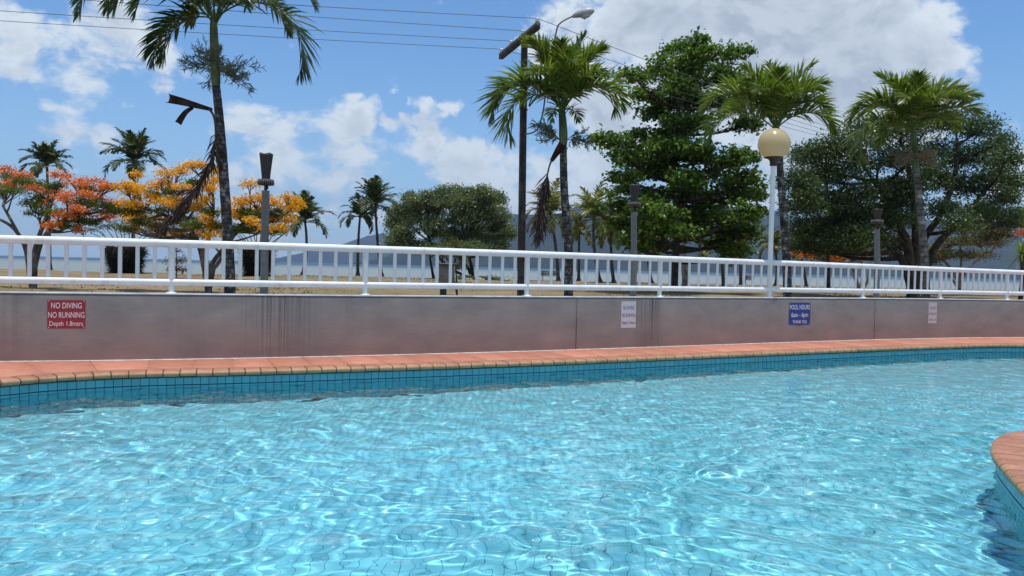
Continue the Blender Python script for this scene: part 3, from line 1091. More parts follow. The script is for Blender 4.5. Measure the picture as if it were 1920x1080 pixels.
# lamp post in line with the railing
s = posts[LAMP]; p = on(RAIL, s); z0 = float(top_z(p[0])) + .011
lt = thing('lamp_post', (*p, z0), 'white lamp post with amber globe rising out of the railing', 'lamp post')
dist_l = float(p[1])
zg = float(at(1450.5, 270.5, dist_l)[2]); zc = float(at(1450, 310, dist_l)[2])
MB().tube([(*p, z0 + .012), (*p, z0 + .10), (*p, z0 + .2), (*p, zc)], [.052, .053, .056, .056], 16).build('pole', M['white_rail'], lt, smooth=True)
fb = MB(); fb.lathe((*p, z0), [(.0, .02), (.065, .02), (.092, .012), (.097, .001)], 16); fb.build('base_plate', M['white_rail'], lt, smooth=True)
R = 29.5 / FPX * dist_l
cl = MB(); cl.lathe((*p, 0), [(.060, zc - .02), (.083, zc), (.083, zg - R * .98 - .04), (.125, zg - R * .93), (.215, zg - R * .86), (.215, zg - R * .82), (.0, zg - R * .82)], 24)
cl.build('collar', M['black_plastic'], lt, smooth=False)
gl = MB(); a = np.linspace(-1.08, math.pi / 2 - .001, 26)
gl.lathe((*p, zg), np.stack([R * np.cos(a), R * np.sin(a)], -1), 40)
go = gl.build('globe', M['globe'], lt, smooth=True)

# ----------------------------------------------------------------- signs on the wall
def text_mesh(txt):
    cu = bpy.data.curves.new('t', 'FONT'); cu.body = txt; cu.size = 1; cu.resolution_u = 3
    cu.extrude = .02; cu.offset = .004
    o = bpy.data.objects.new('t', cu); COL.objects.link(o)
    dg = bpy.context.evaluated_depsgraph_get()
    me = bpy.data.meshes.new_from_object(o.evaluated_get(dg))
    bpy.data.objects.remove(o); bpy.data.curves.remove(cu)
    v = np.zeros(len(me.vertices) * 3, np.float32); me.vertices.foreach_get('co', v); v = v.reshape(-1, 3)
    return me, v


def sign(px0, py0, px1, py1, mat, lines, label, bow=.004):
    s = wall_s((px0 + px1) / 2, (py0 + py1) / 2)
    p = on(WALL, s); yw = yaw_at(s); nn = normal_at(s)
    s0, s1 = wall_s(px0, (py0 + py1) / 2), wall_s(px1, (py0 + py1) / 2)
    z1 = at((px0 + px1) / 2, py0, p[1])[2]; z0 = at((px0 + px1) / 2, py1, p[1])[2]
    w, h = s1 - s0, z1 - z0
    t = thing('pool_sign', (*(p + nn * .001), z0), label, 'sign')
    t.rotation_euler = (0, 0, yw)
    # panel, local: x along, -y out of the wall; a sheet that has bowed off the wall a little
    nx, ny = 13, 7
    V, F = [], []
    for side in (0, 1):
        for j in range(ny):
            for i in range(nx):
                x = (i / (nx - 1) - .5); y = j / (ny - 1)
                off = bow * max(0, 1 - (abs(x) * 2) ** 1.6) * (1 - y) ** .8 * 1.0
                V.append((x * w, -(.006 + off) if side else -(.0015 + off), y * h))
    q = lambda sd, j, i: sd * nx * ny + j * nx + i
    for j in range(ny - 1):
        for i in range(nx - 1):
            F.append([q(1, j, i), q(1, j, i + 1), q(1, j + 1, i + 1), q(1, j + 1, i)])
            F.append([q(0, j, i), q(0, j + 1, i), q(0, j + 1, i + 1), q(0, j, i + 1)])
    for j in range(ny - 1):
        for i in (0, nx - 1): F.append([q(0, j, i), q(1, j, i), q(1, j + 1, i), q(0, j + 1, i)])
    for i in range(nx - 1):
        for j in (0, ny - 1): F.append([q(0, j, i), q(0, j, i + 1), q(1, j, i + 1), q(1, j, i)])
    piece('panel', simple_mesh('panel', V, F, mat), t, (0, 0, 0))
    for txt, cy, hh, ww, lm in lines:
        me, v = text_mesh(txt)
        x0, x1 = v[:, 0].min(), v[:, 0].max()
        cap_lo, cap_hi = (0.0, .70)
        sx = ww * w / (x1 - x0); sz = hh * h / (cap_hi - cap_lo)
        nv = np.empty_like(v)
        nv[:, 0] = (v[:, 0] - (x0 + x1) / 2) * sx
        nv[:, 2] = (v[:, 1] - .35) * sz + h * (1 - cy)
        xx = np.abs(nv[:, 0]) / w
        off = bow * np.maximum(0, 1 - (xx * 2) ** 1.6) * (1 - np.clip(nv[:, 2] / h, 0, 1)) ** .8
        nv[:, 1] = -(.0068 + off) - v[:, 2] * .02
        me.vertices.foreach_set('co', nv.ravel()); me.update()
        me.materials.clear(); me.materials.append(lm)
        piece('lettering', me, t, (0, 0, 0))
    sc = MB(); sc.lathe((0, 0, 0), [(.0, .004), (.006, .003), (.009, 0)], 8)
    so = sc.build('screw', M['screw']); sm = so.data; bpy.data.objects.remove(so)
    for cx in (-1, 1):
        for cz in (.045, .955):
            piece('screw', sm, t, (cx * (w / 2 - .022), -.0062, h * cz), rot=(math.pi / 2, 0, 0))
    return t


sign(89, 562.5, 160.5, 616, M['sign_red'], [('NO DIVING', .19, .20, .80, M['letter_white']), ('NO RUNNING', .52, .20, .95, M['letter_white']), ('Depth 1.8mtrs', .82, .165, .88, M['letter_white'])],
     'red NO DIVING NO RUNNING sign with white letters on the wall')
sign(1164.5, 565, 1192, 614.5, M['sign_white'], [('NO DIVING', .24, .14, .76, M['letter_grey']), ('NO RUNNING', .52, .14, .92, M['letter_red']), ('Depth 1.4mtrs', .80, .115, .90, M['letter_red'])],
     'clean white no-diving sign beside the dark run-down stains', .003)
sign(1479, 567.5, 1519, 609, M['sign_blue'], [('POOL HOURS', .20, .21, .94, M['letter_white']), ('6am - 6pm', .54, .21, .78, M['letter_white']), ('THANK YOU', .86, .14, .66, M['letter_white'])],
     'blue POOL HOURS sign with white letters and pointed shadow below', .013)
sign(1740.5, 567, 1756, 606, M['sign_faded'], [('NO DIVING', .26, .13, .74, M['letter_faded']), ('NO RUNNING', .54, .13, .90, M['letter_faded']), ('Depth 1.2mtrs', .82, .10, .80, M['letter_faded'])],
     'narrow faded pinkish white no-diving sign under the end of the railing', .003)


# ----------------------------------------------------------------- plants: palms
def frond_arrays(az, e0, droop, L, nl=64, leaf=.62, wid=.047, vee=.45, sag=.85, plume=.42, p=1.5, start=.16, seed=0, twist=.0, segs=3, rach=.022, floppy=0.0):
    """one feather leaf from the origin: returns (V,F) of leaflets and rachis"""
    r = np.random.default_rng(seed)
    az, e0, droop = map(math.radians, (az, e0, droop))
    n = 26
    s = np.linspace(0, 1, n)
    phi = e0 - droop * s ** p
    a = az + twist * s ** 2
    dirs = np.stack([np.cos(phi) * np.cos(a), np.cos(phi) * np.sin(a), np.sin(phi)], -1)
    P = np.vstack([[0, 0, 0], np.cumsum((dirs[:-1] + dirs[1:]) / 2 * L / (n - 1), axis=0)])
    side0 = np.stack([-np.sin(a), np.cos(a), np.zeros(n)], -1)
    upv = unit(np.cross(dirs, side0)); upv *= np.sign((upv @ UP).mean() or 1) * 0 + 1
    upv = np.where((np.cross(side0, dirs) * 0 == 0), np.cross(dirs, side0), 0)
    # upper side of the leaf: rotated from the tangent towards the sky at the start
    upv = unit(np.stack([-np.sin(phi) * np.cos(a), -np.sin(phi) * np.sin(a), np.cos(phi)], -1))
    mb = MB()
    mb.tube(P, np.linspace(rach, rach * .22, n), 5, cap=False)
    t = np.linspace(start, .995, nl)
    tt = np.concatenate([t, np.clip(t + .5 / nl, 0, 1)]); sg = np.concatenate([np.ones(nl), -np.ones(nl)])
    tt = np.clip(tt + r.normal(0, .25 / nl, 2 * nl), start, 1)
    ip = lambda A: np.stack([np.interp(tt, s, A[:, k]) for k in range(3)], -1)
    B, T, Sd, Uv = ip(P), unit(ip(dirs)), ip(side0), ip(upv)
    q = (tt - start) / (1 - start)
    ln = leaf * (np.sin(np.pi * (.14 + .80 * q)) ** .7) * r.uniform(.85, 1.12, 2 * nl)
    al = np.radians(68 - 46 * q) + r.normal(0, .08, 2 * nl)
    be = vee + r.normal(0, plume, 2 * nl)
    out = Sd * (sg * np.cos(be))[:, None] + Uv * np.sin(be)[:, None]
    D = unit(T * np.cos(al)[:, None] + out * np.sin(al)[:, None])
    wv = unit(T - D * np.sum(T * D, 1, keepdims=True))
    wdt = wid * r.uniform(.8, 1.2, 2 * nl)
    cur = B; V = []
    k = segs
    wprof = np.interp(np.linspace(0, 1, k + 1), [0, .35, .75, 1], [.45, 1, .7, .06])
    d = D
    V.append(np.stack([cur - wv * (wdt * wprof[0] / 2)[:, None], cur + wv * (wdt * wprof[0] / 2)[:, None]], 1))
    for j in range(1, k + 1):
        cur = cur + d * (ln / k)[:, None]
        d = unit(d + np.array([0, 0, -1.0]) * (sag / k) * (.4 + .6 * j / k) * r.uniform(.6, 1.3, (2 * nl, 1)))
        V.append(np.stack([cur - wv * (wdt * wprof[j] / 2)[:, None], cur + wv * (wdt * wprof[j] / 2)[:, None]], 1))
    V = np.stack(V, 1)                                     # leaflet, ring, side, xyz
    m = 2 * nl
    base = np.arange(m)[:, None] * (2 * (k + 1)) + 2 * np.arange(k)[None]
    F = np.stack([base, base + 1, base + 3, base + 2], -1).reshape(-1, 4)
    mb.add(V.reshape(-1, 3), F)
    return mb


def shift(mb, o):
    mb.v = [v + np.asarray(o) for v in mb.v]
    return mb


def panicle(center, r0, n_main, L, mb, seed, droop=.5, az_only=None):
    """branched flower stalk ringing a palm trunk"""
    r = np.random.default_rng(seed)
    for k in range(n_main):
        a = az_only[k % len(az_only)] + r.normal(0, .25) if az_only else 2 * math.pi * k / n_main + r.normal(0, .2)
        el = r.uniform(-.35, .75)
        d = np.array([math.cos(a) * math.cos(el), math.sin(a) * math.cos(el), math.sin(el)])
        p0 = center + np.array([math.cos(a), math.sin(a), 0]) * r0
        l = L * r.uniform(.7, 1.1)
        main = bez(p0, p0 + d * l * .5 + UP * .08, p0 + d * l - UP * droop * .3 * l, 6)
        mb.tube(main, np.linspace(.011, .004, 6), 3, cap=False)
        for j in range(13):
            t = .2 + .8 * j / 13
            b = main[int(t * 5)]
            dd = unit(d + r.normal(0, .75, 3))
            e = b + dd * l * .34 * r.uniform(.6, 1.2)
            mb.tube([b, (b + e) / 2 + UP * .01, e], [.008, .006, .005], 3, cap=False)
            for i in range(7):
                s_ = b + (e - b) * (.2 + .12 * i)
                d3 = unit(dd + r.normal(0, .7, 3)); e3 = s_ + d3 * l * .13
                mb.tube([s_, e3], [.0075, .006], 3, cap=False)


def dead_leaf(name, path, sheath, parent, hang, seed):
    """brown dead frond: trough-shaped sheath, stalk, and shrivelled leaflets hanging along the rest"""
    r = np.random.default_rng(seed)
    mb = MB()
    P = spline(path, 8)
    n = len(P)
    mb.tube(P, np.interp(np.linspace(0, 1, n), [0, 1], [.028, .008]), 6)
    L = len(P)
    for k in range(hang):
        t = .30 + .70 * (k / hang) ** .9
        b = P[min(L - 1, int(t * (L - 1)))]
        nx = unit(P[min(L - 1, int(t * (L - 1)) + 1)] - P[max(0, int(t * (L - 1)) - 1)])
        ln = .62 * r.uniform(.5, 1.1) * (1.0 if t < .85 else .75)
        d = unit(nx * 1.0 + r.normal(0, .30, 3) + np.array([0, 0, -.15]))
        e = b + d * ln
        wv = unit(np.cross(d, r.normal(0, 1, 3))) * .017
        mid = (b + e) / 2 + r.normal(0, .025, 3)
        mb.add([b - wv * .6, b + wv * .6, mid + wv, e, mid - wv], [[0, 1, 2, 4]]); mb.add([mid - wv, mid + wv, e], [[0, 1, 2]])
    o = mb.build(name, M['dead_frond'], parent)
    sh = MB()
    for pts, w0, w1 in sheath:
        Q = spline(pts, 6); m = len(Q); T = unit(np.gradient(Q, axis=0))
        A = unit(np.cross(T, np.array([0, -1.0, .1]))); Bv = unit(np.cross(T, A))
        ang = np.linspace(-1.9, 1.9, 9)
        wr = np.linspace(w0, w1, m)
        V = Q[:, None] + wr[:, None, None] * (np.sin(ang)[None, :, None] * A[:, None] + (np.cos(ang) - .4)[None, :, None] * Bv[:, None])
        i = np.arange(m * 9).reshape(m, 9)
        sh.add(V, np.stack([i[:-1, :-1], i[:-1, 1:], i[1:, 1:], i[1:, :-1]], -1).reshape(-1, 4))
    sh.build('leaf_sheath', M['dead_sheath'], o, smooth=True)
    return o


def near_palm(label, trunk_px, Y, crown_px, fronds, r0, r1, seed, shaft_px, bark_m='palm_bark', leaf=.62, fm='frond', group='tall palms behind the wall'):
    base = at(*trunk_px[0], Y); base[2] = GROUND
    t = thing('palm_tree', base, label, 'palm', group)
    P = [base] + [at(x, y, Y) for x, y in trunk_px[1:]]
    P = spline(P, 12)
    n = len(P)
    r = np.interp(np.linspace(0, 1, n), [0, .04, .12, 1], [r0 * 1.35, r0 * 1.12, r0, r1]) * (1 + .025 * np.sin(np.arange(n) * 2.1))
    MB().tube(P, r, 14).build('trunk', M[bark_m], t, smooth=True)
    sp = [at(x, y, Y) for x, y in shaft_px]
    sp = spline(sp, 6); m = len(sp)
    MB().tube(sp, np.interp(np.linspace(0, 1, m), [0, .25, .7, 1], [r1 * 1.05, r1 * 1.25, r1 * 1.0, r1 * .55]), 12).build('crownshaft', M['crownshaft'], t, smooth=True)
    c = at(*crown_px, Y)
    for k, fr in enumerate(fronds):
        az, e0, dr, L = fr[:4]
        kw = fr[4] if len(fr) > 4 else {}
        a = math.radians(az)
        o = c + np.array([math.cos(a), math.sin(a), 0]) * r1 * .6 + UP * random.uniform(-.05, .1)
        kw = dict(dict(leaf=leaf, seed=seed * 50 + k), **kw)
        shift(frond_arrays(az, e0, dr, L, **kw), o).build('frond', M[fm], t)
    return t, c


# palm nearest the left, crown running out of the top of the picture
t, c = near_palm('tallest palm, at the left, with long dead frond and bent black sheath',
      [(432, 552), (429, 480), (421, 350), (413, 240), (405, 160)], 18.0, (402, 42),
      [(-8, 44, 155, 3.25, dict(nl=66, leaf=.85, vee=.3, p=1.0, sag=.9, wid=.055, plume=.25)), (184, 48, 138, 2.0, dict(nl=60, leaf=.70, vee=.25, p=.6, sag=.9, wid=.055, plume=.25)), (192, 20, 110, 1.7, dict(nl=54, leaf=.6, vee=.2, p=.7)), (176, 78, 150, 4.1, dict(leaf=.8, nl=60, p=1.3)), (172, 68, 152, 4.6, dict(leaf=.8, nl=60, p=1.3)), (179, 70, 150, 3.3, dict(leaf=.85, nl=60, p=1.3, vee=.2, plume=.25)), (187, 68, 148, 2.9, dict(leaf=.8, nl=56, p=1.3, vee=.2, plume=.25)), (5, 72, 140, 2.9, dict(leaf=.7, p=1.3)),
       (20, 75, 120, 3.9, dict(nl=60, leaf=.8)), (285, 60, 120, 2.6), (250, 70, 110, 2.8), (90, 70, 110, 3.0), (60, 60, 130, 2.8), (125, 60, 120, 2.8), (310, 45, 120, 2.2), (230, 42, 130, 2.2), (0, 85, 40, 2.8)],
      .125, .088, 1, [(405, 162), (403, 110), (401, 60), (400, 20)], fm='frond_dark')
pan = MB(); panicle(at(407, 132, 18), .09, 15, .78, pan, 4)
pan.build('flower_stalk', M['flower_stalk'], t)
A = lambda x, y, dy=0.0: at(x, y, 17.8 + dy)
dead_leaf('dead_frond', [A(392, 204), A(402, 222), A(404, 262), A(396, 300), A(372, 345), A(340, 388), A(305, 428)],
          [([A(398, 206), A(375, 200), A(345, 192), A(315, 185)], .035, .105), ([A(362, 202), A(348, 212), A(335, 232)], .035, .075)], t, 300, 3)

t, c = near_palm('dense green palm in front of the utility pole with drooping dead frond',
      [(1066, 555), (1066, 470), (1058, 360), (1056, 270)], 20.0, (1053, 205),
      [(20, 86, 30, 1.95, dict(leaf=.55)), (150, 82, 30, 1.75, dict(leaf=.55)), (184, 64, 165, 2.45, dict(leaf=.85, p=1.2)), (196, 42, 165, 2.25, dict(leaf=.8, vee=.2, p=1.1)), (172, 55, 130, 2.0, dict(leaf=.75)), (-5, 62, 150, 2.0, dict(leaf=.75)), (-20, 52, 160, 1.9, dict(leaf=.7, vee=.2)),
       (275, 65, 95, 1.8), (240, 60, 105, 1.9), (305, 60, 100, 1.9), (90, 62, 100, 2.0), (60, 68, 100, 1.9), (130, 60, 110, 2.0), (215, 80, 60, 1.8), (330, 78, 70, 1.8), (250, -5, 70, .9, dict(leaf=.4, nl=20)), (300, 5, 80, .8, dict(leaf=.4, nl=20)), (262, 82, 55, 1.7), (60, 78, 45, 2.0, dict(leaf=.6)), (110, 76, 45, 2.0, dict(leaf=.6)), (0, 80, 50, 1.9, dict(leaf=.6)), (185, 80, 50, 1.9, dict(leaf=.6))],
      .118, .088, 2, [(1056, 272), (1056, 245), (1054, 215), (1052, 190)])
pan = MB(); panicle(at(1055, 262, 20), .09, 10, .72, pan, 7, az_only=[3.4, 2.9, -.2, 3.6, .2])
pan.build('flower_stalk', M['flower_stalk'], t)
A = lambda x, y: at(x, y, 19.7)
dead_leaf('dead_frond', [A(1036, 298), A(1030, 312), A(1024, 340), A(1018, 375), A(1014, 410), A(1010, 440)], [([A(1056, 270), A(1045, 285), A(1034, 302)], .12, .045)], t, 330, 5)

t, c = near_palm('broad palm standing right behind the amber globe lamp',
      [(1479, 556), (1474, 470), (1467, 380), (1461, 290)], 22.0, (1456, 240),
      [(95, 84, 30, 1.95, dict(leaf=.6)), (40, 72, 60, 1.9, dict(leaf=.6)), (180, 60, 120, 2.45, dict(leaf=.8)), (190, 38, 130, 2.4, dict(leaf=.75)), (10, 62, 105, 1.75, dict(leaf=.7)), (-12, 42, 125, 1.75, dict(leaf=.7)),
       (165, 74, 95, 2.1, dict(leaf=.75)), (270, 62, 95, 1.7), (235, 62, 100, 1.9), (305, 66, 90, 1.7), (75, 60, 100, 1.8), (130, 60, 100, 2.0), (215, 70, 80, 1.9, dict(leaf=.7)), (330, 72, 80, 1.7), (255, 80, 50, 1.6), (0, 80, 45, 2.0, dict(leaf=.6)), (180, 80, 50, 1.9, dict(leaf=.6)), (30, 68, 70, 2.0, dict(leaf=.65))],
      .12, .09, 3, [(1461, 292), (1459, 270), (1457, 250), (1455, 225)])

t, c = near_palm('rightmost palm with pale ringed trunk in front of the big fig tree',
      [(1738, 558), (1733, 480), (1726, 400), (1717, 310)], 24.0, (1712, 245),
      [(60, 80, 40, 1.9, dict(leaf=.65)), (178, 66, 115, 2.05, dict(leaf=.7)), (186, 46, 165, 2.6, dict(leaf=.85, vee=.2, p=1.15)), (172, 58, 130, 2.2, dict(leaf=.75)), (4, 66, 90, 1.95, dict(leaf=.7)), (-6, 46, 80, 2.0, dict(leaf=.75)), (20, 40, 90, 1.8),
       (270, 60, 100, 1.7), (235, 60, 110, 2.0), (305, 62, 95, 1.8), (90, 62, 100, 1.9), (125, 62, 100, 2.0), (250, 80, 50, 1.7), (215, 74, 75, 1.9), (330, 74, 75, 1.8), (200, 18, 110, 1.6, dict(leaf=.6)), (20, 74, 55, 2.1, dict(leaf=.65)), (150, 78, 45, 2.0, dict(leaf=.6)), (0, 56, 70, 2.2, dict(leaf=.7))],
      .125, .095, 4, [(1717, 312), (1715, 290), (1713, 265), (1711, 235)], bark_m='palm_bark_pale')
pan = MB(); panicle(at(1716, 300, 24), .1, 14, .55, pan, 9)
pan.build('flower_stalk', M['dry_stalk'], t)


def far_palm(label, crown, base, Y, L, nf, seed, fm='coconut_frond', group='coconut palms along the shore', r0=.16, trunk_end=None, hang=.0):
    b = at(*base, Y); b[2] = GROUND - .05
    c = at(*crown, Y)
    t = thing('coconut_palm', b, label, 'palm', group)
    r = np.random.default_rng(seed)
    mid = (b + c) / 2 + np.array([r.normal(0, .12), 0, 0])
    P = bez(b, mid + (mid - (b + c) / 2), c, 14)
    MB().tube(P, np.interp(np.linspace(0, 1, 14), [0, .06, 1], [r0 * 1.6, r0, r0 * .62]), 8).build('trunk', M['coconut_bark'], t, smooth=True)
    for k in range(nf):
        az = 360 * k / nf + r.normal(0, 14)
        e0 = [84, 68, 50, 22, 76][k % 5] + r.normal(0, 7) - hang * 18
        dr = [45, 85, 110, 105, 65][k % 5] + r.normal(0, 10)
        shift(frond_arrays(az, e0, dr, L * r.uniform(.82, 1.1), nl=26, leaf=L * .29, wid=.14, vee=.12, sag=1.2, plume=.2, seed=seed * 40 + k, segs=2, rach=.03, p=1.3), c).build('frond', M[fm], t)
    return t


for a in [
    ('coconut palm rising behind the red-flowering tree', (88, 312), (93, 504), 66, 2.8, 17, 1, 'coconut_frond'),
    ('largest coconut palm behind the left of the yellow-flowering tree', (252, 306), (248, 506), 60, 3.2, 18, 2, 'coconut_frond'),
    ('short coconut palm just right of the yellow-flowering tree', (572, 418), (567, 512), 72, 3.5, 16, 3, 'coconut_frond'),
    ('slender low coconut palm, left of the pair beside the round shore tree', (675, 408), (671, 514), 76, 2.7, 14, 4, 'coconut_frond'),
    ('taller coconut palm, right of the pair beside the round shore tree', (704, 388), (716, 516), 74, 3.6, 16, 5, 'coconut_frond'),
    ('coconut palm with yellowed fronds leaning over the park bench', (1032, 402), (1047, 526), 70, 3.7, 16, 6, 'coconut_yellow'),
    ('tiny yellow palm on a thin stem just right of the ringed trunk', (1086, 440), (1085, 527), 76, 2.0, 13, 7, 'coconut_yellow'),
    ('bushy yellow-green coconut palm left of the broad-leaved almond tree', (1113, 412), (1126, 530), 68, 3.7, 17, 8, 'coconut_yellow'),
    ('small coconut palm tucked under the left edge of the almond tree', (1146, 436), (1151, 530), 70, 2.9, 14, 9, 'coconut_yellow'),
    ('reddish-stemmed small palm just right of the middle torch lamp', (1216, 468), (1223, 534), 70, 2.1, 13, 10, 'coconut_yellow'),
    ('low palm with flared foot right of the almond trunk', (1352, 466), (1357, 538), 62, 2.9, 14, 11, 'coconut_yellow'),
    ('thin palm left of the white lamp post by the shore', (1388, 462), (1389, 532), 72, 2.2, 12, 12, 'coconut_yellow'),
    ('palm whose stem stands just right of the white lamp post', (1451, 462), (1454, 533), 74, 2.3, 12, 13, 'coconut_yellow'),
    ('palm with curved stem between the globe palm and the dark slender tree', (1498, 468), (1512, 535), 74, 2.2, 12, 14, 'coconut_yellow'),
]:
    far_palm(a[0], a[1], a[2], a[3], a[4] * .84, a[5] + 8, a[6], a[7], hang=.5 if a[7] == 'coconut_yellow' else 0)


# ----------------------------------------------------------------- plants: broad-leaved trees
def leaves(cen, size, r, upb=.6, aspect=.5, spread=.12):
    """one leaf per centre: four-cornered, folded on the midrib"""
    n = len(cen)
    nrm = unit(r.normal(0, 1, (n, 3)) + UP * upb * 1.6)
    d = unit(np.cross(nrm, r.normal(0, 1, (n, 3))))
    sd = np.cross(nrm, d)
    l = size * r.uniform(.65, 1.25, (n, 1)); w = l * aspect * r.uniform(.8, 1.2, (n, 1))
    b = cen - d * l * .5
    V = np.stack([b, cen + sd * w * .5 + nrm * l * .10, cen + d * l * .5 - nrm * l * .08, cen - sd * w * .5 + nrm * l * .10], 1)
    i = np.arange(n)[:, None] * 4
    return V.reshape(-1, 3), np.concatenate([i, i + 1, i + 2, i + 3], 1)


def broad_tree(name, label, cat, base_px, Y, trunk_px, blobs, leaf, per, size, bark_m, leaf_m, r0, seed, base_z=None, twig=12, cluster=.30, dy=1.6, group=None,
               upb=.6, aspect=.5, flowers=None, extra=None, blob_scale=1.0, twig_r=.012):
    """trunk with limbs to every bough, twigs through each bough, leaves in clusters on the twigs"""
    r = np.random.default_rng(seed)
    m = Y / FPX
    b = at(*base_px, Y); b[2] = GROUND - .05 if base_z is None else base_z
    t = thing(name, b, label, cat, group)
    mb = MB()
    stems = trunk_px if isinstance(trunk_px[0], list) else [trunk_px]
    allp = []
    for q, st in enumerate(stems):
        P = spline([b + np.array([.0, 0, 0])] + [at(x, y, Y + (d[0] if d else 0)) for x, y, *d in st], 8)
        k = len(P)
        rr = np.interp(np.linspace(0, 1, k), [0, .05, 1], [r0 * 1.5, r0 * 1.05, r0 * .45]) * (1 if q == 0 else .75)
        mb.tube(P, rr, 9)
        allp.append(np.c_[P, rr])
    allp = np.vstack(allp)
    cen_all, fl_all = [], []
    for bl in blobs:
        px, py, rx, ry = bl[:4]
        kind = bl[4] if len(bl) > 4 else 'leaf'
        dd = r.uniform(-dy, dy) if len(bl) < 6 else bl[5]
        c = at(px, py, Y + dd)
        rad = np.array([rx * m, max(rx * m * .8, .3), ry * m * blob_scale])
        lower = allp[allp[:, 2] < c[2] - .15 * rad[2]]
        if len(lower) == 0: lower = allp[:1]
        dist = np.linalg.norm((lower[:, :3] - c) * np.array([1, 1, 1.0]), axis=1) + .45 * np.maximum(0, lower[:, 2] - c[2] + .6)
        j = lower[np.argmin(dist + r.uniform(0, .4, len(dist)))]
        p0 = j[:3]; rr0 = min(j[3] * .75, .035 + .035 * np.linalg.norm(c - p0))
        L = bez(p0, (p0 * .45 + c * .55) + np.array([r.normal(0, .12), r.normal(0, .12), -.12 * np.linalg.norm(c - p0) + r.normal(0, .1)]), c, 9)
        mb.tube(L, np.linspace(rr0, max(.012, rr0 * .35), 9), 6, cap=False)
        tw = int(twig * (rad[0] * rad[2]) ** .5 * 2.2) + 4
        dirs = unit(r.normal(0, 1, (tw, 3))); dirs[:, 2] = np.abs(dirs[:, 2]) * 1.1 - .35
        ends = c + unit(dirs) * rad * r.uniform(.45, 1.0, (tw, 1))
        for e in ends:
            s0 = L[r.integers(4, 9)]
            mb.tube(bez(s0, (s0 + e) / 2 + UP * .04 + r.normal(0, .06, 3), e, 4), [twig_r * 1.6, twig_r * 1.2, twig_r, twig_r * .6], 3, cap=False)
        kk = int(per * len(ends) * (1.8 if flowers and kind != 'flower' else 1))
        pick = ends[r.integers(0, len(ends), kk)]
        pts_ = pick + r.normal(0, 1, (kk, 3)) * np.array([cluster, cluster, cluster * .6])
        (fl_all if kind == 'flower' else cen_all).append(pts_)
    mb.build('trunk', M[bark_m], t, smooth=True)
    if cen_all:
        cm = MB(); cm.add(*leaves(np.concatenate(cen_all), size, r, upb, aspect)); cm.build('crown', M[leaf_m], t)
    if fl_all:
        cm = MB(); cm.add(*leaves(np.concatenate(fl_all), flowers[1], r, .5, .8)); cm.build('blossom', M[flowers[0]], t)
    return t


# sea almond in the middle distance: layered boughs
broad_tree('almond_tree', 'tall broad-leaved almond tree with tiered bright green boughs', 'tree', (1266, 548), 41,
           [(1266, 500), (1270, 420), (1263, 330), (1266, 250), (1280, 160), (1290, 105)],
           [(1285, 98, 55, 16), (1262, 118, 40, 14), (1345, 104, 48, 12), (1390, 97, 14, 6), (1310, 74, 10, 6), (1235, 140, 55, 14), (1190, 146, 26, 10), (1300, 140, 80, 22), (1355, 150, 45, 22),
            (1210, 178, 34, 10), (1270, 185, 75, 24), (1345, 195, 60, 28), (1395, 180, 30, 18), (1225, 215, 38, 14), (1280, 235, 60, 22), (1400, 235, 28, 20),
            (1215, 258, 50, 16), (1165, 270, 38, 12), (1135, 262, 20, 8), (1265, 285, 75, 26), (1370, 300, 34, 20), (1300, 285, 34, 20), (1170, 292, 32, 10), (1195, 305, 50, 18), (1395, 300, 30, 18), (1250, 325, 70, 24), (1330, 335, 65, 26),
            (1400, 340, 32, 22), (1165, 335, 30, 12), (1180, 360, 45, 20), (1270, 370, 85, 28), (1365, 370, 60, 28), (1410, 365, 22, 16), (1160, 390, 30, 18), (1220, 400, 60, 26), (1310, 405, 85, 30), (1385, 405, 40, 26), (1420, 400, 14, 12),
            (1165, 425, 30, 18), (1240, 435, 65, 24), (1330, 440, 60, 24), (1395, 440, 34, 26), (1180, 458, 26, 14), (1235, 462, 30, 12), (1350, 462, 30, 18), (1380, 475, 26, 16)] + [(1268 + 62 * math.sin(k * 2.4) * (.45 + .55 * k / 13), 168 + 22 * k, 32, 24) for k in range(13)],
           None, 27, .26, 'tree_bark', 'almond_leaf', .20, 21, twig=11, cluster=.25, dy=2.6, upb=.8, aspect=.62, blob_scale=1.05)

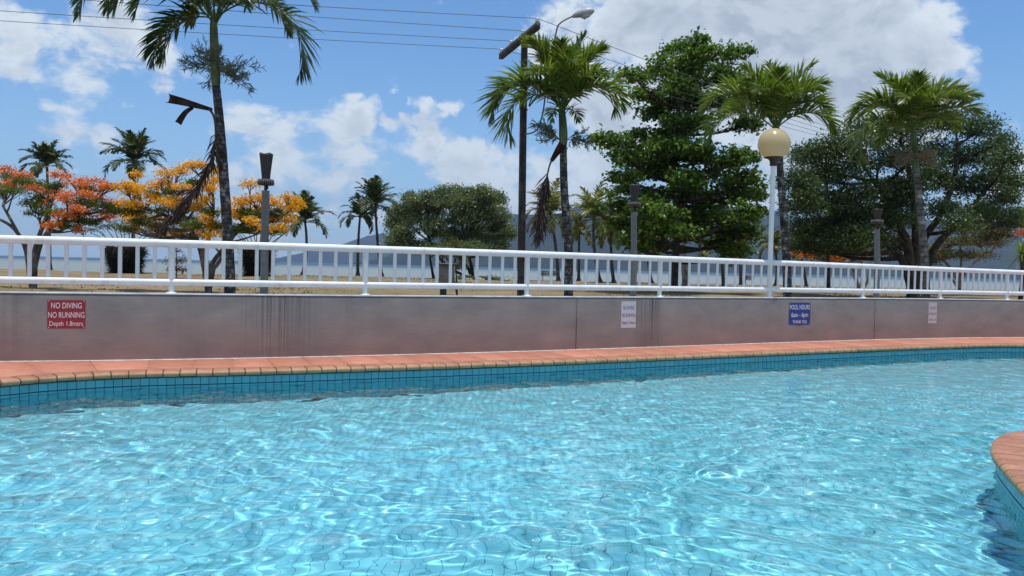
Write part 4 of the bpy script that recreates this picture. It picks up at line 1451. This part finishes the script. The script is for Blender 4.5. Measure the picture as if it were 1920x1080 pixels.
# big spreading fig at the right
broad_tree('fig_tree', 'huge dark spreading fig tree with several black trunks at the right', 'tree', (1713, 549), 42,
           [[(1706, 500), (1700, 455), (1672, 400), (1640, 340)], [(1728, 500), (1732, 450), (1765, 400), (1790, 330), (1795, 270)], [(1735, 505), (1760, 455), (1810, 405), (1852, 350)], [(1697, 500), (1670, 462), (1610, 430), (1560, 390)], [(1718, 500), (1716, 440), (1710, 360), (1700, 290)]],
           [(1515, 300, 40, 24), (1550, 288, 45, 26), (1600, 270, 45, 30), (1640, 240, 50, 26), (1690, 250, 40, 30), (1745, 232, 50, 26), (1795, 225, 50, 26), (1835, 245, 36, 26), (1865, 275, 30, 26), (1885, 300, 26, 28), (1900, 345, 18, 30),
            (1495, 345, 30, 28), (1540, 335, 45, 30), (1590, 325, 50, 32), (1650, 300, 50, 34), (1705, 300, 40, 30), (1760, 285, 50, 30), (1815, 300, 45, 30), (1860, 330, 36, 28),
            (1500, 390, 30, 30), (1545, 385, 45, 30), (1600, 375, 50, 30), (1655, 360, 45, 30), (1700, 350, 35, 28), (1765, 345, 40, 28), (1825, 355, 40, 24), (1880, 375, 26, 24),
            (1505, 435, 30, 26), (1550, 430, 45, 28), (1605, 420, 45, 26), (1655, 410, 40, 26), (1690, 410, 30, 24), (1640, 450, 40, 20), (1580, 460, 40, 16), (1770, 395, 34, 20), (1870, 405, 34, 18), (1800, 420, 26, 14), (1745, 330, 30, 26), (1680, 460, 30, 16), (1500, 462, 26, 14), (1545, 470, 36, 14), (1600, 445, 40, 18), (1630, 400, 36, 26), (1575, 405, 40, 26), (1690, 380, 34, 28), (1525, 360, 34, 26), (1890, 420, 20, 16), (1840, 400, 26, 16)],
           None, 62, .165, 'tree_bark', 'fig_leaf', .30, 31, twig=12, cluster=.33, dy=3.2, upb=.5, aspect=.5)

# slim dark tree whose single stem stands left of it
broad_tree('tree', 'slim dark tree with one straight black stem left of the fig', 'tree', (1553, 542), 50, [(1553, 505), (1551, 465), (1548, 440)],
           [(1530, 440, 30, 16), (1565, 445, 32, 18), (1548, 465, 34, 14), (1520, 460, 20, 12)], None, 30, .15, 'tree_bark', 'fig_leaf', .14, 33, twig=10, cluster=.3)

# grey-stemmed tree close behind the almond
broad_tree('tree', 'grey-trunked tree hidden close behind the almond tree', 'tree', (1285, 540), 56, [(1284, 500), (1281, 460), (1280, 430)],
           [(1262, 425, 34, 18), (1300, 430, 36, 18), (1280, 405, 34, 18)], None, 26, .2, 'pale_bark', 'almond_leaf', .24, 35, twig=9, cluster=.3)

# round shore tree
broad_tree('shore_tree', 'round grey-green tree growing at the edge of the shore', 'tree', (886, 520), 70,
           [[(884, 500), (878, 480), (868, 455)], [(876, 500), (864, 488), (850, 470)], [(840, 500, 0), (815, 470), (806, 450)]],
           [(760, 415, 32, 28), (752, 445, 26, 22), (785, 395, 34, 26), (800, 430, 44, 34), (795, 465, 40, 14), (825, 380, 34, 18), (845, 410, 45, 32), (850, 450, 50, 26), (870, 380, 32, 18), (890, 405, 44, 30), (905, 440, 44, 28), (915, 378, 22, 16), (930, 400, 24, 24),
            (940, 425, 22, 24), (925, 455, 30, 18), (875, 465, 40, 12), (780, 378, 14, 10), (845, 366, 12, 9), (872, 364, 8, 10), (912, 366, 12, 10), (740, 430, 16, 22), (952, 440, 14, 16), (830, 470, 40, 10), (768, 374, 9, 12), (798, 368, 9, 13), (832, 362, 10, 13), (858, 358, 9, 13), (886, 364, 9, 12), (908, 362, 10, 13), (934, 374, 9, 12), (748, 396, 10, 12), (768, 466, 26, 12), (742, 456, 14, 14), (905, 468, 30, 12), (935, 464, 20, 10), (860, 474, 26, 8)],
           None, 84, .22, 'tree_bark', 'shore_leaf', .19, 41, twig=9, cluster=.30, dy=3.0, upb=.1, aspect=.42)
broad_tree('tree', 'thin straight-stemmed tree under the left of the round shore tree', 'tree', (813, 520), 72, [(809, 500), (806, 482), (804, 474)],
           [(800, 470, 24, 8), (815, 474, 18, 7)], None, 20, .2, 'tree_bark', 'shore_leaf', .13, 43, twig=6, cluster=.3)

# flame trees
red = [(12, 322, 26, 8), (10, 345, 24, 8), (38, 330, 20, 7), (115, 330, 24, 8), (135, 345, 28, 9), (168, 340, 26, 9), (195, 352, 22, 8), (95, 360, 22, 9), (120, 372, 28, 9), (150, 366, 26, 9), (180, 372, 26, 9), (210, 350, 16, 8), (215, 385, 20, 8),
       (80, 382, 22, 8), (140, 392, 22, 7), (160, 402, 26, 8), (185, 398, 24, 9), (200, 408, 18, 7), (98, 422, 20, 9), (150, 430, 10, 5), (120, 405, 16, 6), (60, 355, 18, 7)]
broad_tree('flame_tree', 'red-flowering flame tree with leaning trunk at the left edge', 'tree', (62, 548), 28,
           [[(64, 510), (66, 470), (78, 430), (92, 395)], [(56, 520), (48, 468), (30, 430), (5, 385)], [(66, 500), (85, 440), (130, 405), (175, 385)], [(60, 490), (48, 460), (22, 425), (-15, 405)]],
           [(*b, 'flower') for b in red] + [(45, 342, 28, 8), (25, 358, 24, 8), (70, 400, 18, 9), (80, 350, 22, 8), (150, 380, 26, 8), (190, 385, 24, 7), (110, 350, 20, 7), (75, 372, 18, 8), (165, 355, 22, 6), (140, 410, 22, 6), (5, 365, 20, 8), (110, 400, 24, 8), (170, 418, 24, 8), (205, 395, 22, 8), (20, 335, 24, 7), (130, 425, 18, 6), (55, 385, 20, 8)],
           None, 50, .07, 'flame_bark', 'flame_leaf', .12, 51, twig=9, cluster=.11, dy=1.1, upb=.5, flowers=('flame_red', .062))
yel = [(232, 348, 20, 8), (262, 328, 10, 5), (250, 362, 26, 10), (280, 352, 26, 9), (300, 345, 24, 8), (312, 326, 20, 7), (335, 322, 18, 8), (352, 310, 14, 6), (375, 308, 10, 5), (285, 372, 26, 9), (262, 384, 24, 9), (235, 382, 20, 8), (305, 382, 26, 9), (330, 376, 20, 8),
       (248, 415, 14, 10), (256, 432, 12, 8), (285, 425, 12, 8), (345, 352, 20, 8), (392, 355, 18, 10), (400, 340, 14, 7), (378, 372, 16, 9), (360, 392, 18, 8), (385, 412, 16, 9), (398, 424, 12, 9), (388, 442, 8, 6), (372, 385, 14, 8), (470, 346, 16, 5), (405, 320, 10, 5),
       (450, 382, 20, 9), (475, 376, 22, 9), (495, 372, 20, 8), (490, 392, 18, 8), (515, 382, 16, 9), (445, 408, 12, 8), (470, 415, 12, 6), (540, 372, 14, 7), (556, 382, 14, 9), (538, 412, 14, 10), (512, 412, 10, 7), (430, 395, 14, 8), (545, 392, 10, 6), (330, 440, 14, 7), (420, 440, 12, 7), (500, 430, 14, 7), (530, 428, 12, 7), (300, 438, 12, 6), (380, 430, 12, 7), (345, 425, 10, 6), (300, 410, 14, 7), (270, 410, 14, 7), (456, 400, 12, 6), (478, 400, 12, 6)]
broad_tree('flame_tree', 'yellow-flowering flame tree spreading behind the torch lamp at the left', 'tree', (391, 549), 27,
           [[(390, 510), (380, 472), (362, 440), (345, 405), (320, 375)], [(396, 500), (420, 465), (455, 425), (500, 400), (535, 390)], [(375, 468), (355, 430), (300, 400), (255, 385)], [(385, 480), (395, 430), (400, 380), (395, 345)], [(400, 505), (408, 495), (440, 440), (470, 395)]],
           [(*b, 'flower') for b in yel] + [(270, 395, 30, 9), (320, 395, 26, 9), (300, 365, 26, 8), (345, 410, 26, 10), (365, 425, 22, 10), (250, 400, 26, 9), (330, 360, 20, 7), (395, 400, 22, 9), (460, 400, 26, 9), (500, 405, 26, 9), (530, 400, 20, 8), (445, 430, 20, 10), (360, 345, 20, 7), (230, 400, 20, 8), (270, 420, 22, 9), (310, 430, 26, 9), (355, 442, 24, 8), (240, 430, 20, 9), (480, 430, 26, 9), (520, 435, 22, 9), (415, 425, 18, 10)],
           None, 54, .07, 'flame_bark', 'flame_leaf', .11, 53, twig=10, cluster=.105, dy=1.2, upb=.5, flowers=('flame_yellow', .062))
broad_tree('flame_tree', 'low orange-flowering tree with dry twisted branches under the fig', 'tree', (1612, 541), 54,
           [[(1604, 520), (1598, 500), (1580, 480), (1560, 465)], [(1618, 520), (1620, 500), (1600, 470), (1590, 450)], [(1625, 530), (1632, 505), (1650, 480), (1665, 460)]],
           [(1503, 474, 16, 8, 'flower'), (1515, 480, 10, 7, 'flower'), (1562, 460, 14, 9, 'flower'), (1578, 470, 16, 8, 'flower'), (1590, 452, 14, 8, 'flower'), (1638, 438, 16, 8, 'flower'), (1655, 450, 12, 10, 'flower'), (1690, 455, 10, 10, 'flower'), (1570, 482, 12, 6, 'flower'),
            (1600, 470, 24, 9), (1620, 482, 26, 7), (1580, 486, 26, 6), (1640, 470, 20, 9), (1610, 455, 20, 9), (1540, 482, 20, 7), (1665, 475, 16, 8)],
           None, 34, .12, 'tan_twig', 'olive_leaf', .15, 55, twig=14, cluster=.2, dy=1.4, flowers=('flame_red', .12), twig_r=.022)
broad_tree('shrub', 'low tangle of bare tan branches with olive leaves at the right', 'shrub', (1800, 545), 52,
           [[(1795, 525), (1780, 500), (1760, 478), (1745, 460)], [(1805, 520), (1830, 490), (1860, 470)], [(1800, 520), (1802, 490), (1800, 450)], [(1790, 530), (1770, 510), (1735, 500)]],
           [(1755, 470, 26, 10), (1790, 455, 34, 12), (1830, 450, 36, 14), (1865, 455, 28, 16), (1780, 480, 36, 8), (1830, 478, 36, 8), (1810, 430, 36, 14), (1850, 425, 34, 16), (1880, 440, 24, 18), (1745, 490, 20, 6)],
           None, 40, .13, 'tan_twig', 'olive_leaf', .12, 57, twig=16, cluster=.24, dy=1.6, twig_r=.024)
broad_tree('flame_tree', 'red-flowering tree reaching in at the right edge', 'tree', (1965, 548), 50, [(1960, 500), (1945, 460), (1930, 440)],
           [(1915, 420, 14, 10, 'flower'), (1925, 440, 16, 9, 'flower'), (1940, 425, 26, 12, 'flower'), (1905, 408, 22, 12), (1930, 400, 30, 14), (1950, 430, 30, 14), (1910, 395, 20, 8)],
           None, 24, .13, 'flame_bark', 'almond_leaf', .16, 59, twig=10, cluster=.2, flowers=('flame_red', .12))
broad_tree('shrub', 'small purplish leafy shrub beside a railing post at the left', 'shrub', (331, 526), 46, [(331, 505), (331, 480), (330, 468)],
           [(331, 470, 10, 8), (322, 490, 14, 10), (342, 488, 14, 10), (330, 505, 18, 9), (320, 508, 9, 6), (344, 506, 10, 7)], None, 15, .10, 'tree_bark', 'shrub_red', .03, 61, twig=12, cluster=.14, dy=.3)
broad_tree('shrub', 'young yellow-green sapling beside the grey cabinet', 'shrub', (857, 548), 30, [[(856, 525), (854, 500), (852, 480)], [(853, 530), (850, 510), (862, 490)]],
           [(850, 468, 18, 10), (862, 480, 14, 10), (842, 478, 14, 8), (858, 500, 12, 12), (868, 492, 8, 10), (852, 455, 14, 8)], None, 17, .085, 'tree_bark', 'olive_leaf', .035, 63, twig=12, cluster=.13, dy=.3)


# clumping palms with dark skirts
def clump(label, x, ytop, ybase, Y, halfw, seed):
    r = np.random.default_rng(seed)
    b = at(x, ybase, Y); b[2] = GROUND - .03
    t = thing('clumping_palm', b, label, 'palm', 'clumping palms with dark skirts')
    m = Y / FPX
    W_ = halfw * m
    H = at(x, 462, Y)[2] - b[2]
    sk = MB()
    n = 2600
    a = r.uniform(0, 2 * math.pi, n); z = r.uniform(.0, 1, n) ** .8 * H
    rad = W_ * (.62 + .3 * (z / H)) * r.uniform(.75, 1.0, n)
    p = np.stack([np.cos(a) * rad, np.sin(a) * rad, z], -1) + b
    d = unit(np.stack([np.cos(a) * r.uniform(.1, .9, n), np.sin(a) * r.uniform(.1, .9, n), r.uniform(-1.1, .2, n)], -1))
    sd = unit(np.cross(d, r.normal(0, 1, (n, 3)))) * .03
    e = p + d * r.uniform(.35, .8, (n, 1)); e[:, 2] = np.maximum(e[:, 2], b[2])
    V = np.stack([p - sd, p + sd, e], 1).reshape(-1, 3)
    sk.add(V, np.arange(3 * n).reshape(-1, 3))
    sk.lathe(b, [(W_ * .5, 0), (W_ * .62, H * .5), (W_ * .6, H * .95), (0.01, H * 1.05)], 14)
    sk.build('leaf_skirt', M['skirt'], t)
    top = b + UP * H
    for k in range(13):
        fx = (k / 12 - .5) * 2
        tip = at(x + fx * halfw * 2.3, ytop + abs(fx) * 26 + r.normal(0, 6), Y + r.normal(0, .8))
        s0 = b + np.array([fx * W_ * .4, r.normal(0, .2), H * .7])
        P = bez(s0, (s0 + tip) / 2 + np.array([-fx * .15, 0, .3]), tip, 7)
        MB().tube(P, np.linspace(.045, .02, 7), 5).build('stem', M['coconut_bark'], t, smooth=True)
        for q in range(3):
            az = r.uniform(0, 360)
            shift(frond_arrays(az, r.uniform(20, 75), r.uniform(80, 120), 1.25 * r.uniform(.7, 1.1), nl=15, leaf=.38, wid=.05, vee=.1, sag=1.1, seed=seed * 99 + k * 3 + q, segs=2, rach=.015), tip).build('frond', M['coconut_frond'], t)
    return t


clump('left clumping palm with a fat dark skirt and fanned stems', 235, 415, 509, 58, 34, 71)
clump('right clumping palm with a dark skirt, half hidden by the torch lamp', 482, 412, 510, 58, 27, 73)


def spiky(label, px, py, Y, L, n, seed):
    r = np.random.default_rng(seed)
    c = at(px, py, Y); b = c.copy(); b[2] = GROUND
    t = thing('screw_pine', b, label, 'plant')
    MB().tube([b, (b + c) / 2 + np.array([.08, 0, 0]), c], [.11, .09, .08], 8).build('trunk', M['tree_bark'], t, smooth=True)
    for k in range(n):
        a = 2.4 * k; el = 1.35 - 2.0 * k / n
        d = np.array([math.cos(a) * math.cos(el), math.sin(a) * math.cos(el), math.sin(el)])
        l = L * r.uniform(.8, 1.1)
        P = bez(c, c + d * l * .6 + UP * .12, c + d * l - UP * .28 * l, 5)
        sd = unit(np.cross(d, UP)) * .035
        w = np.array([.6, 1, .8, .5, .05])[:, None]
        V = np.stack([P - sd * w, P + sd * w], 1).reshape(-1, 3)
        mb = MB(); mb.add(V, [[2 * j, 2 * j + 1, 2 * j + 3, 2 * j + 2] for j in range(4)])
        mb.build('leaf', M['frond'], t)
    return t


spiky('spiky-leaved screw pine at the right edge above the railing', 1916, 478, 38, 1.25, 60, 81)


# low green mat and rocks by the shore tree
def low_plants():
    r = np.random.default_rng(91)
    for lab, px, py, w, h in [('low dark green creeper spreading right of the shore tree trunk', 915, 519, 38, 7), ('small dark green tuft at the foot of the round shore tree', 872, 518, 16, 7)]:
        b = at(px, py, 66); b[2] = GROUND
        t = thing('creeper', b, lab, 'plant')
        n = 900
        m = 66 / FPX
        cen = np.stack([r.normal(0, w * m * .45, n), r.normal(0, .5, n), np.abs(r.normal(0, h * m * .5, n))], -1) + b
        mb = MB(); mb.add(*leaves(cen, .16, r, .5, .6)); mb.build('foliage', M['fig_leaf'], t)
    for k, (px, py, sz) in enumerate([(898, 521, .26), (905, 522, .18), (876, 520, .2), (883, 519, .16), (948, 522, .3)]):
        c = at(px, py, 64); c[2] = GROUND + sz * .25
        a = np.linspace(-math.pi / 2, math.pi / 2, 6); v = []
        mb = MB()
        mb.lathe(c, np.stack([np.cos(a) * sz + 1e-3, np.sin(a) * sz * .7], -1), 9)
        mb.v = [q + r.normal(0, sz * .09, q.shape) for q in mb.v]
        lab = ['larger pale rock left of the dark creeper', 'small pale rock at the creeper edge', 'pale rock at the foot of the shore tree', 'smallest pale rock between tree foot and creeper', 'pale rock at the right end of the dark creeper'][k]
        tag(mb.build('rock', M['rock'], None, origin=(c[0], c[1], GROUND)), lab, 'rock', 'rocks by the shore tree')


low_plants()


# grass tufts: rough edge for the lawn
def grass():
    r = np.random.default_rng(101)
    n = 60000
    x = r.uniform(-24, 42, n); y0 = wall_y(np.clip(x, -60, 60)) + .4
    y = y0 + (70 - y0) * r.uniform(0, 1, n) ** 1.6
    keep = (np.sin(x * .31 + y * .17) + np.sin(x * .11 - y * .23) + r.normal(0, .6, n)) > -.3
    x, y = x[keep], y[keep]; n = len(x)
    h = r.uniform(.02, .055, n); a = r.uniform(0, 6.28, n)
    b = np.stack([x, y, np.full(n, GROUND - .02)], -1)
    w = np.stack([np.cos(a), np.sin(a), np.zeros(n)], -1) * r.uniform(.02, .06, (n, 1))
    tip = b + np.stack([r.normal(0, .04, n), r.normal(0, .04, n), h + .02], -1)
    mb = MB(); mb.add(np.stack([b - w, b + w, tip], 1).reshape(-1, 3), np.arange(3 * n).reshape(-1, 3))
    tag(mb.build('grass', M['grass_blade']), kind='stuff')


grass()


# ----------------------------------------------------------------- street furniture
def torch(label, px, top, neck, ring, Y, wpx, base_px):
    """park torch lamp: thick grey post, thin neck, ring tray, flared scalloped funnel"""
    m = Y / FPX
    b = at(*base_px, Y); b[2] = GROUND
    head = at(px, ring, Y)
    ax = np.array([head[0], Y, 0.0])
    t = thing('torch_lamp', (b[0], Y, GROUND), label, 'lamp post', 'park torch lamps')
    zr = head[2]; zn = at(px, neck, Y)[2]; zt = at(px, top, Y)[2]
    r = wpx * m / 2
    MB().tube([(b[0], Y, GROUND), (b[0], Y, (GROUND + zn) / 2), (ax[0], Y, zn)], [r * 1.06, r, r * .98], 18).build('pole', M['grey_steel'], t, smooth=True)
    nk = MB(); nk.tube([(ax[0], Y, zn - .01), (ax[0], Y, zr)], [r * .42, r * .42], 10)
    nk.box((ax[0] + r * .45, Y - r * .2, zn + (zr - zn) * .45), (r * .5, r * .4, (zr - zn) * .5))
    nk.build('neck', M['dark_steel'], t)
    rr = r * 2.05; hh = r * .72
    rg = MB(); rg.lathe((ax[0], Y, zr), [(r * .3, -hh), (rr * .92, -hh), (rr, -hh * .85), (rr, hh * .85), (rr * .95, hh), (rr * .6, hh), (r * .8, hh * .6)], 24)
    ro = rg.build('ring_tray', M['dark_steel'], t)
    hb = MB()
    for k in range(24):
        a = k / 24 * 6.283
        hb.box((ax[0] + math.cos(a) * rr * .998, Y + math.sin(a) * rr * .998, zr), (.010, .014, hh * 1.5), np.array(Matrix.Rotation(a, 3, 'Z')))
    hb.build('rib', M['grey_steel'], ro)
    nseg = 48
    a = np.arange(nseg) / nseg * 2 * math.pi
    H = zt - zr - hh
    rows = []
    for q in np.linspace(0, 1, 12):
        rad = r * (1.02 + .72 * q ** 1.15)
        rad = rad * (1 + .03 * np.cos(8 * a))
        z = zr + hh * .9 + H * q + (H * .055 * (np.abs(np.sin(2 * a)) - .5) if q == 1 else 0)
        rows.append(np.stack([ax[0] + rad * np.cos(a), Y + rad * np.sin(a), np.broadcast_to(z, a.shape)], -1))
    inner = [np.stack([ax[0] + (R_[:, 0] - ax[0]) * .93, Y + (R_[:, 1] - Y) * .93, R_[:, 2]], -1) for R_ in rows[::-1]]
    P = np.array(rows + inner); mm = len(P)
    i = np.arange(mm)[:, None] * nseg; j = np.arange(nseg)[None]; k = (j + 1) % nseg
    fb = MB(); fb.add(P, np.stack([i[:-1] + j, i[:-1] + k, i[1:] + k, i[1:] + j], -1).reshape(-1, 4))
    fb.build('funnel', M['dark_steel'], t, smooth=True)
    return t


torch('dark torch lamp with scalloped funnel in front of the yellow tree', 498.5, 288, 357.5, 342, 20.5, 14.5, (495, 549))
torch('grey torch lamp half lost in the shade of the almond tree', 1189, 346, 398, 383.5, 27, 11.5, (1187, 553))
torch('farthest torch lamp, standing before the dark fig tree', 1644.5, 392, 430, 416, 31, 10.5, (1643, 556))


# utility pole, its cross-arm and wires, street light
PY = 21.0
pole_b = at(977, 560, PY); pole_b[2] = GROUND
pole_t = at(983.5, 70, PY)
up_ = thing('utility_pole', pole_b, 'dark timber utility pole with slanting cross-arm behind the middle palm', 'utility pole')
MB().tube(spline([pole_b, at(980, 300, PY), pole_t], 6), np.linspace(.108, .088, 13), 14).build('pole', M['pole_wood'], up_, smooth=True)
hA = 5.78 + EYE
a0 = at(938, 105, PY); a1 = at(1010, 46, PY)


def at_h(px, py, z):
    d = ray(px, py); tt = (z - EYE) / d[2]; return np.array([d[0] * tt, d[1] * tt, z])


arm_z = at(984, 80, PY - .12)[2]
a0, a1 = at_h(939, 106, arm_z), at_h(1009, 48, arm_z)
d = unit(a1 - a0); sdv = unit(np.cross(d, UP)); R = np.stack([d, sdv, UP], 1)
MB().box((a0 + a1) / 2 - sdv * .0, (np.linalg.norm(a1 - a0), .11, .16), R).build('cross_arm', M['pole_wood'], up_)
ins = []
for q in (.02, .30, .62, .98):
    p_ = a0 + (a1 - a0) * q + UP * .06
    io = MB(); io.lathe(p_, [(.012, 0), (.012, .05), (.05, .05), (.055, .075), (.035, .09), (.05, .10), (.05, .125), (.025, .15), (.0, .155)], 12)
    io.build('insulator', M['porcelain'], up_, smooth=True)
    ins.append(p_ + UP * .13)
lamp_base = at(965, 252, PY)
# wires: to the next pole out of the picture on the left, and away to the right
left_px = [(0, 30), (0, 12), (290, 4), (590, 6)]


def wire(p, q, sag, label, lo=0.0):
    P = np.array([p + (q - p) * t - UP * sag * 4 * t * (1 - t) for t in np.linspace(0, 1, 24)])
    mb = MB(); mb.tube(P, .0075, 5, cap=False)
    tag(mb.build('power_line', M['wire'], None, origin=p), label, 'power line', 'power lines on the utility pole')


names = ['lowest', 'second lowest', 'second highest', 'highest']
lt_dir = np.array([-12.3, -3.0, .35])
for k, p_ in enumerate(ins):
    q = at(*left_px[k], PY - 1.6 * (980 - left_px[k][0]) / 980) if k < 2 else None
    if k == 0: e = at(0, 30, 20.2)
    elif k == 1: e = at(0, 11, 19.2)
    elif k == 2: e = at(330, 5, 18.9)
    else: e = at(590, 6, 18.5)
    far_end = p_ + (e - p_) * (30 / np.linalg.norm(e - p_))
    wire(p_, far_end, .12, f'{names[k]} overhead wire running left from the slanting cross-arm')
rt = [(1590, 258, 33.5), (1590, 252, 33.5), (1590, 246, 33.3), (1590, 240, 33)]
for k, p_ in enumerate(ins):
    e = at(*rt[k])
    far_end = p_ + (e - p_) * (46 / np.linalg.norm(e - p_))
    wire(p_, far_end, .25, f'{names[k]} overhead wire running right behind the almond tree')

sl_b = at(984, 252, PY - .1)
sl_o = thing('street_light', sl_b, 'grey street light on a bent pipe arm above the middle palm', 'street light')
arm = spline([sl_b, at(1000, 248, PY - .15), at(1010, 238, PY - .2), at(1018, 210, PY - .3), at(1024, 170, PY - .4), at(1036, 100, PY - .55), at(1044, 55, PY - .65), at(1050, 44, PY - .7), at(1062, 36, PY - .75), at(1078, 29, PY - .8)], 6)
MB().tube(arm, .020, 8).build('arm', M['grey_steel'], sl_o, smooth=True)
h0, h1 = at(1073, 31, PY - .8), at(1114, 20, PY - .95)
d = unit(h1 - h0); Lh = np.linalg.norm(h1 - h0); sdv = unit(np.cross(d, UP)); uv_ = np.cross(sdv, d)
rows = []
for q, w_, tz, bz in [(0, .035, .035, -.035), (.12, .07, .075, -.05), (.3, .10, .11, -.07), (.6, .125, .12, -.09), (.85, .11, .10, -.075), (1, .05, .05, -.03)]:
    a = np.arange(14) / 14 * 2 * math.pi
    zz = np.where(np.sin(a) > 0, np.sin(a) * tz, -np.sin(a) * bz)
    rows.append(h0 + d * Lh * q + sdv * (np.cos(a) * w_)[:, None] + uv_ * zz[:, None])
P = np.array(rows); i = np.arange(len(P) - 1)[:, None] * 14; j = np.arange(14)[None]; k = (j + 1) % 14
hd = MB(); hd.add(P, np.stack([i + j, i + k, i + 14 + k, i + 14 + j], -1).reshape(-1, 4))
hd.add(np.vstack([P[-1], P[-1].mean(0)]), [[q, (q + 1) % 14, 14] for q in range(14)])
hd.add(np.vstack([P[0], P[0].mean(0)]), [[(q + 1) % 14, q, 14] for q in range(14)])
hd.build('lamp_head', M['lamp_metal'], sl_o, smooth=True)
ln = MB(); a = np.linspace(-math.pi / 2, 0, 5)
ln.lathe((0, 0, 0), np.stack([np.cos(a) * .085 + 1e-4, np.sin(a) * .075], -1), 14)
ln.v = [q * np.array([1.7, 1, 1]) @ np.stack([d, sdv, uv_], 0) + (h0 + d * Lh * .6 - uv_ * .06) for q in ln.v]
ln.build('lens', M['lamp_lens'], sl_o, smooth=True)
pc = MB(); pc.box(h0 + d * Lh * .52 - uv_ * .13, (.04, .04, .035)); pc.build('photocell', M['black_plastic'], sl_o)

# electrical cabinet on a short leg
CY = 26.0
cb = at(830, 551, CY); cb[2] = GROUND
co = thing('utility_cabinet', cb, 'grey-beige utility cabinet on a short dark leg beyond the railing', 'cabinet')
z0, z1 = at(836, 538, CY)[2], at(836, 495.5, CY)[2]
cx = at(837, 515, CY)[0]
bd = MB(); bd.box((cx, CY + .2, (z0 + z1) / 2), (.50, .36, z1 - z0)); bo = bd.build('body', M['cabinet'], co)
MB().box((cx, CY + .17, z1 + .018), (.58, .54, .035)).build('lid', M['cabinet'], co)
MB().box((cx, CY + .013, (z0 + z1) / 2), (.43, .016, (z1 - z0) * .9)).build('door', M['cabinet'], co)
lk_ = MB(); lk_.lathe((0, 0, 0), [(0, .015), (.018, .012), (.022, 0)], 10); lk_.v = [q[:, [0, 2, 1]] * np.array([1, -1, 1]) + np.array([cx - .14, CY + .004, (z0 + z1) / 2 - .02]) for q in lk_.v]
lk_.build('lock', M['cabinet_dark'], co)
MB().box((at(830, 548, CY)[0], CY + .2, (GROUND + z0) / 2), (.20, .2, z0 - GROUND)).build('leg', M['cabinet_dark'], co)


def bench(label, px, py, Y, w, seed, group='park benches facing the sea'):
    b = at(px, py, Y); b[2] = GROUND
    t = thing('park_bench', b, label, 'bench', group)
    for sx in (-1, 1):
        lg = MB()
        lg.tube([b + np.array([sx * w * .4, -.22, 0]), b + np.array([sx * w * .4, -.12, .42]), b + np.array([sx * w * .4, -.24, .9])], .03, 6)
        lg.tube([b + np.array([sx * w * .4, .28, 0]), b + np.array([sx * w * .4, .24, .40]), b + np.array([sx * w * .4, -.12, .40])], .03, 6)
        lg.build('leg', M['bench'], t)
    for q in range(3): MB().box(b + np.array([0, -.05 + q * .14, .45]), (w, .12, .04)).build('seat_slat', M['bench'], t)
    for q in range(3): MB().box(b + np.array([0, -.17 - q * .025, .56 + q * .13]), (w, .03, .115)).build('back_slat', M['bench'], t)


bench('dark park bench seen from behind between the two tall trunks', 1031, 527.5, 68, 1.55, 1)
bench('dark low bench by the water left of the white lamp post', 1404, 531.5, 74, .85, 2)
